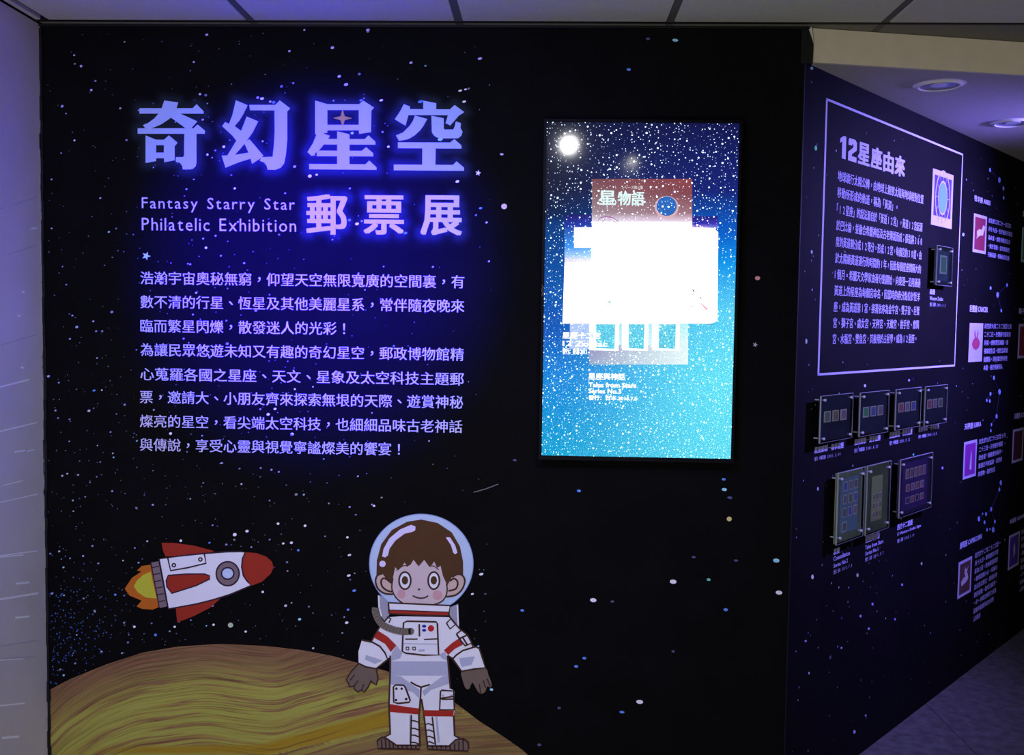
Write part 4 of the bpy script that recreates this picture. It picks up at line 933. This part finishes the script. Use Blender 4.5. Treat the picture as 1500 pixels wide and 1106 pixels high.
# wheel stamp printed in the panel
c4 = [RT.px(1365.5, 247.2), RT.px(1396.2, 256), RT.px(1393.7, 335), RT.px(1364, 329.7)]
a0 = (c4[0][0]+c4[3][0])/2; a1 = (c4[1][0]+c4[2][0])/2; b1 = (c4[0][1]+c4[1][1])/2; b0 = (c4[2][1]+c4[3][1])/2
zs = thing('zodiac_wheel_stamp', RT.at((a0+a1)/2, b0, 0), 'enlarged blue stamp print with a round zodiac wheel inside the text panel', 'stamp print')
BLUEI = ink('deep_blue_ink', (0.06, 0.04, 0.24)); SKY = ink('sky_blue_ink', (0.14, 0.34, 0.62)); PALE = ink('pale_violet_ink', (0.50, 0.44, 0.66))
Geo().sbox(RT, a0, a1, b0, b1, W1*0.5, W1+0.0003).out('paper', PALE, zs)
e = 0.09*(a1-a0); Geo().sbox(RT, a0+e, a1-e, b0+e*1.8, b1-e, W1, W1+0.0006).out('image', BLUEI, zs)
def uvpoly(S, P, w, m, name, parent, holes=None):
    g = Geo(); g.add([S.at(u, z, w) for u, z in P], tri(P)); return g.out(name, m, parent)
def uvring(S, cu, cz, ru, rz, t, w, m, name, parent, n=36):
    g = Geo(); V = []
    for f in (1.0, 1.0-t):
        for i in range(n):
            a = 2*math.pi*i/n; V.append(S.at(cu+ru*f*math.cos(a), cz+rz*f*math.sin(a), w))
    g.add(V, [(i, (i+1) % n, n+(i+1) % n, n+i) for i in range(n)]); return g.out(name, m, parent)
cu, cz = (a0+a1)/2, (b0+b1)/2+0.005; R_ = (a1-a0)*0.36
uvring(RT, cu, cz, R_, R_*1.28, 0.09, W1+0.0010, PALE, 'wheel_ring', zs); uvring(RT, cu, cz, R_*0.62, R_*0.80, 0.12, W1+0.0010, PALE, 'wheel_ring', zs)
uvpoly(RT, ell(cu, cz, R_*0.52, R_*0.70, 24), W1+0.0014, SKY, 'wheel_centre', zs)
g = Geo()
for k in range(12):
    a = k*math.pi/6; g.cyl(RT.at(cu+R_*0.62*math.cos(a), cz+R_*0.8*math.sin(a), W1+0.0008), RT.at(cu+R_*0.95*math.cos(a), cz+R_*1.22*math.sin(a), W1+0.0008), 0.0012, n=5)
g.out('wheel_spokes', PALE, zs)

# ------------------------------------------------------------------ clear acrylic stamp holders on metal standoffs
ACR = bpy.data.materials.new('clear_acrylic'); ACR.use_nodes = True; nt = ACR.node_tree; b = nt.nodes['Principled BSDF']
b.inputs['Base Color'].default_value = (0.80, 0.88, 0.88, 1); b.inputs['Roughness'].default_value = 0.04; b.inputs['Transmission Weight'].default_value = 1.0; b.inputs['IOR'].default_value = 1.12
ACE = mat('acrylic_cut_edge', (0.34, 0.36, 0.36), 0.25, 0.6, srgb=False)
STEEL = mat('brushed_steel', (0.85, 0.83, 0.86), 0.42, 0.5, 0.55, srgb=False)
WO = 0.030
def holder(quad, label, caption, cap_px, stamps, backing=None, group='clear acrylic stamp holders on the side wall'):
    q = [RT.px(x, y, WO) for x, y in quad]      # TL TR BR BL
    u0 = (q[0][0]+q[3][0])/2; u1 = (q[1][0]+q[2][0])/2; z1 = (q[0][1]+q[1][1])/2; z0 = (q[2][1]+q[3][1])/2
    t = thing('acrylic_stamp_holder', RT.at((u0+u1)/2, z0, 0), label, 'stamp holder', group)
    TK = 0.004
    g = Geo().sbox(RT, u0, u1, z0, z1, WO-TK, WO); g.out('clear_plate', ACR, t)
    g = Geo().sbox(RT, u0-0.0012, u0, z0, z1, WO-TK, WO).sbox(RT, u1, u1+0.0008, z0, z1, WO-TK, WO).sbox(RT, u0-0.0012, u1+0.0008, z1, z1+0.0014, WO-TK, WO).sbox(RT, u0-0.0012, u1+0.0008, z0-0.0010, z0, WO-TK, WO)
    g.out('plate_edge', ACE, t)
    if backing:
        if backing[1] > 0.05:
            g = Geo().sbox(RT, u0+0.001, u1-0.001, z0+0.001, z1-0.001, WO-TK-0.0075, WO-TK-0.0060); g.out('mount_board', backing[4], t)
        g = Geo().sbox(RT, u0+(u1-u0)*backing[1], u1-(u1-u0)*backing[1], z0+(z1-z0)*backing[2], z1-(z1-z0)*backing[3], WO-TK-0.0055, WO-TK-0.0045); g.out('backing_sheet', backing[0], t)
    iu = (u1-u0)*0.13; iz = (z1-z0)*0.085; iu = min(iu, 0.02); iz = min(iz, 0.02)
    for uu in (u0+iu, u1-iu):
        for z_ in (z0+iz, z1-iz):
            g = Geo(); g.cyl(RT.at(uu, z_, 0.0), RT.at(uu, z_, WO+0.004), 0.0020, n=10); g.cyl(RT.at(uu, z_, WO), RT.at(uu, z_, WO+0.005), 0.0044, 0.0038, n=14)
            g.out('standoff', STEEL, t, smooth=False)
    for (fu0, fu1, fz0, fz1, m_) in stamps:
        if fu0 is None: continue
        st = Geo().sbox(RT, u0+(u1-u0)*fu0, u0+(u1-u0)*fu1, z0+(z1-z0)*fz0, z0+(z1-z0)*fz1, WO-TK-0.0040, WO-TK-0.0030).out('stamp', ink('stamp_paper_ink', (0.80, 0.78, 0.55)), t)
        du = (fu1-fu0)*(u1-u0)*0.13; dz = (fz1-fz0)*(z1-z0)*0.10
        Geo().sbox(RT, u0+(u1-u0)*fu0+du, u0+(u1-u0)*fu1-du, z0+(z1-z0)*fz0+dz, z0+(z1-z0)*fz1-dz, WO-TK-0.0029, WO-TK-0.0024).out('stamp_picture', m_, st)
    cp = None
    for body, (xl, yt, yb, xr) in zip(caption, cap_px):
        rtext(t, body, xl, yt, yb, xr, name='caption', bold=0.035 if body is caption[0] else 0.015)
    return t
S_ = [ink('stamp_slate_ink', (0.28, 0.30, 0.20)), ink('stamp_mauve_ink', (0.45, 0.28, 0.34)), ink('stamp_green_ink', (0.16, 0.48, 0.18)), ink('stamp_blue_ink', (0.20, 0.20, 0.60)), ink('stamp_rose_ink', (0.60, 0.16, 0.16)), ink('stamp_brown_ink', (0.40, 0.30, 0.14))]
def three(a, b_, c_, x0=0.15, x1=0.85, z0=0.42, z1=0.66):
    w = (x1-x0)*0.28; gp = ((x1-x0)-3*w)/2
    return [(x0+i*(w+gp), x0+i*(w+gp)+w, z0, z1, m_) for i, m_ in enumerate((a, b_, c_))]
T1 = '星座郵票－'
BK1 = (ink('navy_backing_ink', (0.035, 0.036, 0.070)), 0.02, 0.02, 0.02)
holder([(1203,581),(1250,576),(1248.5,641),(1202,649)], 'acrylic stamp holder with three grey stamps, first of the upper row of four', [T1+'春季星座', '發行：中華民國 2001.2.14'], [(1192.5,655,664.5,1235),(1192.5,669.5,675.5,1230)], three(S_[0], S_[5], S_[1]), BK1)
holder([(1261,576),(1303,572),(1301,632),(1259.5,640)], 'acrylic stamp holder with one greenish and two violet stamps, second of the upper row', [T1+'夏季星座', '發行：中華民國 2001.6.21'], [(1251,643.5,652.5,1289),(1251,657.5,663.5,1285)], three(S_[2], S_[3], S_[1]), BK1)
holder([(1314,571.5),(1350.5,567),(1348,624.5),(1311.5,629.5)], 'acrylic stamp holder with rose, violet and bright blue stamps, third of the upper row', [T1+'秋季星座', '發行：中華民國 2001.9.12'], [(1302.5,633,642.5,1335.5),(1302.5,646.5,652.5,1332)], three(S_[4], S_[1], S_[3]), BK1)
holder([(1356.5,567),(1388.5,563.5),(1386.5,618),(1354.5,624.5)], 'acrylic stamp holder with three dim purple stamps, last of the upper row', [T1+'冬季星座', '發行：中華民國 2001.12.6'], [(1345,625,633.5,1374.5),(1345,637.5,642.5,1371)], three(S_[4], S_[1], S_[0]), BK1)
def sheet(x0, x1, z0, z1, nx_, nz_, ms, f=0.72):
    r = []
    for j in range(nz_):
        for i in range(nx_):
            cw = (x1-x0)/nx_; chh = (z1-z0)/nz_; a = x0+cw*i+cw*(1-f)/2; c_ = z0+chh*j+chh*(1-f)/2
            r.append((a, a+cw*f, c_, c_+chh*f, ms[(i+j*2) % len(ms)]))
    return r
BK2 = (ink('sheet_blue_ink', (0.24, 0.38, 0.42)), 0.17, 0.12, 0.10, ink('board_grey_ink', (0.24, 0.30, 0.12)))
holder([(1229,693),(1267.5,685),(1264.5,784),(1225.5,799)], 'acrylic holder with a tall blue sheet of small stamps, first of the lower row', ['星座', 'Constellation', 'Series No.2', '發行：日本 2012.7.6'], [(1220.5,804,813,1229.5),(1220.5,815.5,822,1244),(1220.5,826,832,1241),(1220.5,835.5,841.5,1247)], sheet(0.22, 0.82, 0.32, 0.88, 3, 3, [S_[0], S_[3], S_[1]])+[(0.24, 0.40, 0.14, 0.28, S_[0])], BK2)
BK3 = (ink('sheet_olive_ink', (0.50, 0.52, 0.20)), 0.27, 0.16, 0.18, ink('board_dim_ink', (0.15, 0.19, 0.07)))
holder([(1271.5,683),(1305,675.5),(1303,772),(1268.5,785)], 'acrylic holder with a narrow pale olive stamp sheet, middle of the lower row', ['星座與神話', 'Tales from Stars', 'Series No.1', '發行：日本 2011.7.7'], [(1267,785.5,796,1287.5),(1267,799.5,805.5,1293),(1267,808.5,814,1285.5),(1267,817,823,1293)], sheet(0.29, 0.71, 0.19, 0.58, 3, 3, [S_[1], S_[0], S_[5]]), BK3)
BK4 = (ink('sheet_violet_ink', (0.10, 0.035, 0.20)), 0.10, 0.08, 0.08, ink('board_violet_ink', (0.045, 0.03, 0.09)))
holder([(1320,674),(1367,663),(1364,742),(1317.5,759.5)], 'acrylic holder with a square purple stamp sheet, last of the lower row', ['西方十二星座', '12 Western Zodiac Signs', '發行：香港 2012.1.14'], [(1314,768,777,1336),(1314,780.5,786,1348),(1314,790,795.5,1338)], sheet(0.18, 0.84, 0.60, 0.84, 5, 1, [S_[1], S_[4]])+sheet(0.2, 0.8, 0.38, 0.56, 4, 1, [S_[4], S_[1]])+sheet(0.2, 0.8, 0.17, 0.33, 4, 1, [BK4[0], S_[4]]), BK4)
BK5 = (ink('sheet_teal_ink', (0.10, 0.17, 0.18)), 0.16, 0.12, 0.10, ink('board_green_ink', (0.05, 0.07, 0.07)))
holder([(1373.5,360),(1396.5,363.5),(1394.2,418),(1372,418.5)], 'small acrylic stamp holder with a teal stamp, inside the text panel below the wheel stamp', ['星座', 'Western Zodiac', '發行：香港 2011.1.1'], [(1361.5,423,431,1369),(1361.5,434,439.5,1381),(1361.5,443,448.5,1384)], [(0.28, 0.72, 0.30, 0.78, S_[2])], BK5)

# ------------------------------------------------------------------ zodiac entries: heading, enlarged stamp, text
WHI = ink('figure_pale_ink', (0.55, 0.50, 0.55))
FIGS = {
 'ram': [(0.2,0.35),(0.28,0.42),(0.25,0.55),(0.40,0.62),(0.62,0.62),(0.72,0.75),(0.88,0.72),(0.82,0.62),(0.76,0.55),(0.72,0.48),(0.5,0.46),(0.38,0.42)],
 'crab': [(0.5,0.30),(0.72,0.36),(0.80,0.46),(0.74,0.56),(0.60,0.62),(0.66,0.74),(0.60,0.84),(0.56,0.70),(0.5,0.62),(0.44,0.70),(0.40,0.84),(0.34,0.74),(0.40,0.62),(0.26,0.56),(0.20,0.46),(0.28,0.36)],
 'scales': [(0.46,0.22),(0.62,0.22),(0.60,0.60),(0.56,0.78),(0.52,0.60)],
 'goat': [(0.25,0.30),(0.55,0.34),(0.75,0.42),(0.70,0.56),(0.62,0.62),(0.74,0.78),(0.58,0.70),(0.46,0.80),(0.44,0.62),(0.52,0.52),(0.36,0.50),(0.20,0.42)],
 'fish': [(0.45,0.3),(0.6,0.42),(0.58,0.6),(0.52,0.75),(0.42,0.6),(0.44,0.45)]}
def entry(stamp, ground, fig, figm, head, hpx, rows, label, frame=None):
    q = [RT.px(x, y) for x, y in stamp]
    u0 = (q[0][0]+q[3][0])/2; u1 = (q[1][0]+q[2][0])/2; z1 = (q[0][1]+q[1][1])/2; z0 = (q[2][1]+q[3][1])/2
    t = thing('zodiac_entry', RT.at((u0+u1)/2, z0, 0), label, 'wall print', 'zodiac entries printed on the side wall')
    Geo().sbox(RT, u0, u1, z0, z1, 0.0004, W1).out('stamp_paper', frame or PALE, t)
    e = 0.10*(u1-u0); Geo().sbox(RT, u0+e, u1-e, z0+e*0.7, z1-e*0.7, W1, W1+0.0003).out('stamp_ground', ground, t)
    uvpoly(RT, [(u0+(u1-u0)*a, z0+(z1-z0)*c_) for a, c_ in FIGS[fig]], W1+0.0007, figm, 'stamp_figure', t)
    rtext(t, head, *hpx, bold=0.03, name='entry_heading', grid=False)
    for body, bx4 in rows: rtext(t, body, *bx4, bold=0.012)
    return t
def rows_of(bodies, xl, xr, yt, h, pitch, slant=0.0):
    r = []
    for i, bd in enumerate(bodies):
        n = len(bd); x1 = xl-0.6*i+(xr-xl)*min(1.0, n/13.0); r.append((bd, (xl-0.35*i, yt+pitch*i, yt+pitch*i+h, x1)))
    return r
TX = {
 'a': ['出生於三月二十一日至四', '月十九日。牡羊座的守護星', '為火星，個性熱情有活力', '，勇於冒險，富有開創性', '行動迅速，積極而且主動'],
 'c': ['出生於六月二十二日至七月', '二十二日。巨蟹座守護星是', '月亮，感情豐富細膩，重', '視家庭生活，個性溫柔敏', '銳體貼，具有強烈的母性', '本能，善於照顧別人'],
 'l': ['出生於九月二十三日至十月', '二十三日。天秤座守護星', '是金星，優雅愛好和平，', '重視公平與協調，喜愛美', '的事物，善於社交'],
 'p': ['出生於十二月二十二日至一', '月十九日。摩羯座的守護', '星為土星，性格穩重踏實', '，做事謹慎小心，有耐心', '並且意志堅定，重視紀律', '責任感強，能吃苦耐勞，', '一步一步朝目標努力前進', '最後終能獲得成功與他', '人的敬重']}
entry([(1426.2,312.3),(1445.2,317.6),(1443.7,372.3),(1424.7,369)], ink('stamp_red_ground', (0.22, 0.025, 0.05)), 'ram', WHI, '牡羊座 ARIES', (1427,285.5,294.5,1450.5), rows_of(TX['a'], 1448, 1486.5, 318.8, 7.2, 12.5), 'zodiac entry with a pale ram on a red stamp, top of the nearer column')
entry([(1420,473.2),(1440.2,473.5),(1437.6,529.3),(1418.3,530.5)], ink('stamp_pale_ground', (0.44, 0.42, 0.82)), 'crab', ink('crab_red_ink', (0.36, 0.05, 0.10)), '巨蟹座 CANCER', (1420.5,446.5,457,1446.5), rows_of(TX['c'], 1442, 1484, 473.5, 7.8, 12.3), 'zodiac entry with a red crab on a pale stamp, second in the nearer column')
entry([(1412,647.5),(1431,643.8),(1428.9,697),(1410.2,702.6)], ink('stamp_magenta_ground', (0.24, 0.03, 0.28)), 'scales', WHI, '天秤座 LIBRA', (1412.5,620.5,630,1436.5), rows_of(TX['l'], 1434, 1475, 643, 7.5, 12.0), 'zodiac entry with a thin pale figure on a magenta stamp')
entry([(1404.6,823.7),(1424,814.4),(1421.3,867.5),(1401.7,877.3)], ink('stamp_brown_ground', (0.10, 0.045, 0.05)), 'goat', WHI, '摩羯座 CAPRICORN', (1405.8,794.8,804.8,1436.8), rows_of(TX['p'], 1428, 1467.7, 810, 7.6, 11.7), 'zodiac entry with a pale goat figure on a brown stamp, lowest in the nearer column')
entry([(1497.3,333),(1514,337),(1512.3,387),(1495.6,383.5)], ink('stamp_green_ground', (0.06, 0.20, 0.12)), 'ram', WHI, '金牛座 TAURUS', (1497.5,308,317,1519), rows_of(TX['a'], 1516, 1548, 338, 6.8, 11), 'zodiac entry with a green stamp cut by the right edge', ink('pale_green_ink', (0.35, 0.55, 0.60)))
entry([(1492.2,474.4),(1509,474.6),(1507,524.3),(1490.5,525)], ink('stamp_red_ground', None), 'fish', ink('figure_orange_ink', (0.35, 0.10, 0.08)), '獅子座 LEO', (1492,451,460,1513), rows_of(TX['c'], 1511, 1545, 474.5, 6.8, 10.6), 'zodiac entry with a plain red stamp cut by the right edge')
entry([(1483.8,629.2),(1499.2,626.2),(1497.4,673.9),(1482,679)], ink('stamp_dark_ground', (0.075, 0.02, 0.03)), 'fish', ink('figure_dark_ink', (0.12, 0.03, 0.04)), '天蠍座 SCORPIO', (1485,605.5,614.5,1507), rows_of(TX['l'], 1501.5, 1534, 626, 6.6, 10.5), 'zodiac entry with a very dark red, nearly black stamp')
entry([(1478.2,784.4),(1494,778),(1491.4,828.8),(1476.2,834)], ink('stamp_indigo_ground', (0.09, 0.045, 0.34)), 'fish', WHI, '水瓶座 AQUARIUS', (1478.5,761,768.8,1504), rows_of(TX['p'], 1496, 1528, 776, 6.6, 10.6), 'zodiac entry with a pale figure on an indigo stamp, lowest in the farther column')

# constellations: printed dots joined by hair lines
CONS = {'constellation of four dots above the ram stamp': [(1449.8,249,1.6),(1463.6,263.7,2.2),(1469.5,276,1.6),(1469.8,290,1.3)],
 'constellation of four dots above the crab stamp': [(1474.7,417.7,1.5),(1461,432,2.2),(1450.7,422,1.5),(1461,432,0),(1466.4,455,1.4)],
 'long winding constellation between the crab stamp and the magenta stamp': [(1455.5,553.5,1.7),(1463.8,574,2.2),(1450.5,577,1.5),(1445,586.5,1.3),(1449.5,587.5,1.4),(1450.5,577,0),(1463.8,574,0),(1459.5,609.7,1.8),(1452,622,1.2),(1451,631,1.1)],
 'ring-shaped constellation of many dots above the brown goat stamp': [(1465.6,707,1.9),(1463.5,717,1.6),(1451.5,746,1.7),(1444,753,1.5),(1439,752.5,0.9),(1433.5,760,2.0),(1441.8,765,1.5),(1445.4,776,1.4),(1449.7,775,0.9),(1454.5,776,2.2),(1457,764,1.5),(1451.5,746,0)]}
STARB = ink('constellation_ink', (0.34, 0.46, 1.0)); LINB = ink('hairline_ink', (0.06, 0.05, 0.20))
for lab, pts in CONS.items():
    t = thing('constellation_print', base_of(RT, pts[-1][0], max(p[1] for p in pts)), lab, 'constellation', 'constellations printed on the side wall')
    for x, y, r in pts:
        if r: g = Geo(); star_geo(g, RT, x, y, r*0.85, r*1.9, None, w=W1+0.0002, n=12); g.C = []; g.out('star_dot', STARB, t)
    g = Geo()
    for a, b_ in zip(pts[:-1], pts[1:]):
        g.cyl(RT.at(*RT.px(a[0], a[1]), W1*0.6), RT.at(*RT.px(b_[0], b_[1]), W1*0.6), 0.0006, n=4)
    g.out('hairline', LINB, t)

# small printed stars over the side wall
g = Geo(); random.seed(8)
def rt_star(x, y, rx, ry, c): star_geo(g, RT, x, y, rx, ry, c, w=0.0003, n=6)
n_ = 0
while n_ < 330:
    u = random.uniform(0.03, 3.2); z = random.uniform(0.05, SOFF-0.03)
    if random.random() > (1.0 if u < 0.7 else 0.45): continue
    if pu0 < u < pu1 and pz0 < z < pz1 and random.random() < 0.55: continue
    r = random.choice([0.0018, 0.0024, 0.003, 0.004]) * (1.0 if random.random() < 0.93 else 1.6); n_ += 1
    bb = random.uniform(0.12, 0.7)
    c = tuple(v*bb for v in random.choice([(0.5, 0.5, 1.0), (0.7, 0.7, 0.8), (0.35, 0.4, 1.0)]))
    P = ell(u, z, r, r, 6); g.add([RT.at(a, c_, 0.0014 if (pu0 < u < pu1 and pz0 < z < pz1) else 0.0004) for a, c_ in P], [tuple(range(6))], c)
for x, y, rx, ry, c in ((1195,217,2,4,(0.12,1.0,0.3)),(1189,100,2.4,2.4,(0.25,0.55,0.6)),(1213,331,1.5,3,(0.3,0.7,0.6)),(1189,369,1.4,3,(0.6,0.65,0.6)),(1245.5,528,1.6,3.5,(0.6,0.7,0.55)),(1181,500,1.6,4,(0.45,0.6,0.5)),(1190,845,2,3.6,(0.85,0.85,0.75)),(1198,716,1.4,3,(0.5,0.5,0.55)),(1256,842.5,1.8,3,(0.55,0.5,0.4)),
    (1321.5,856.5,1.5,2,(0.4,0.4,0.9)),(1278,885,1.7,2.4,(0.35,0.35,0.9)),(1260.5,902.5,1.7,2.2,(0.4,0.4,0.9)),(1272.5,921,1.6,2,(0.4,0.4,0.9)),(1311,907,1.3,2,(0.3,0.3,0.8)),(1232.5,949,1.5,1.6,(0.5,0.5,0.9)),(1251.5,1072,1.9,3,(0.5,0.5,1.0)),(1268,1048,1.4,1.8,(0.4,0.4,0.8)),(1185,986,1.3,2,(0.5,0.5,0.9)),(1180,939,1.4,1.8,(0.5,0.5,0.9)),(1338,666,1.3,2,(0.1,0.6,0.45)),(1267,565,1.8,2.4,(0.6,0.6,0.9)),(1331.5,557,1.4,1.8,(0.5,0.4,1.0)),(1353,257,2,3,(0.35,0.3,0.3)),(1411,343.5,1.8,3,(0.35,0.4,0.4)),(1380.5,685.5,1.4,2.2,(0.35,0.3,0.7)),(1350,825.5,1.4,2.6,(0.45,0.45,0.4))):
    rt_star(x, y, rx, ry, c)
g.out('printed_stars', STAR_M, wall_right, kind='stuff')
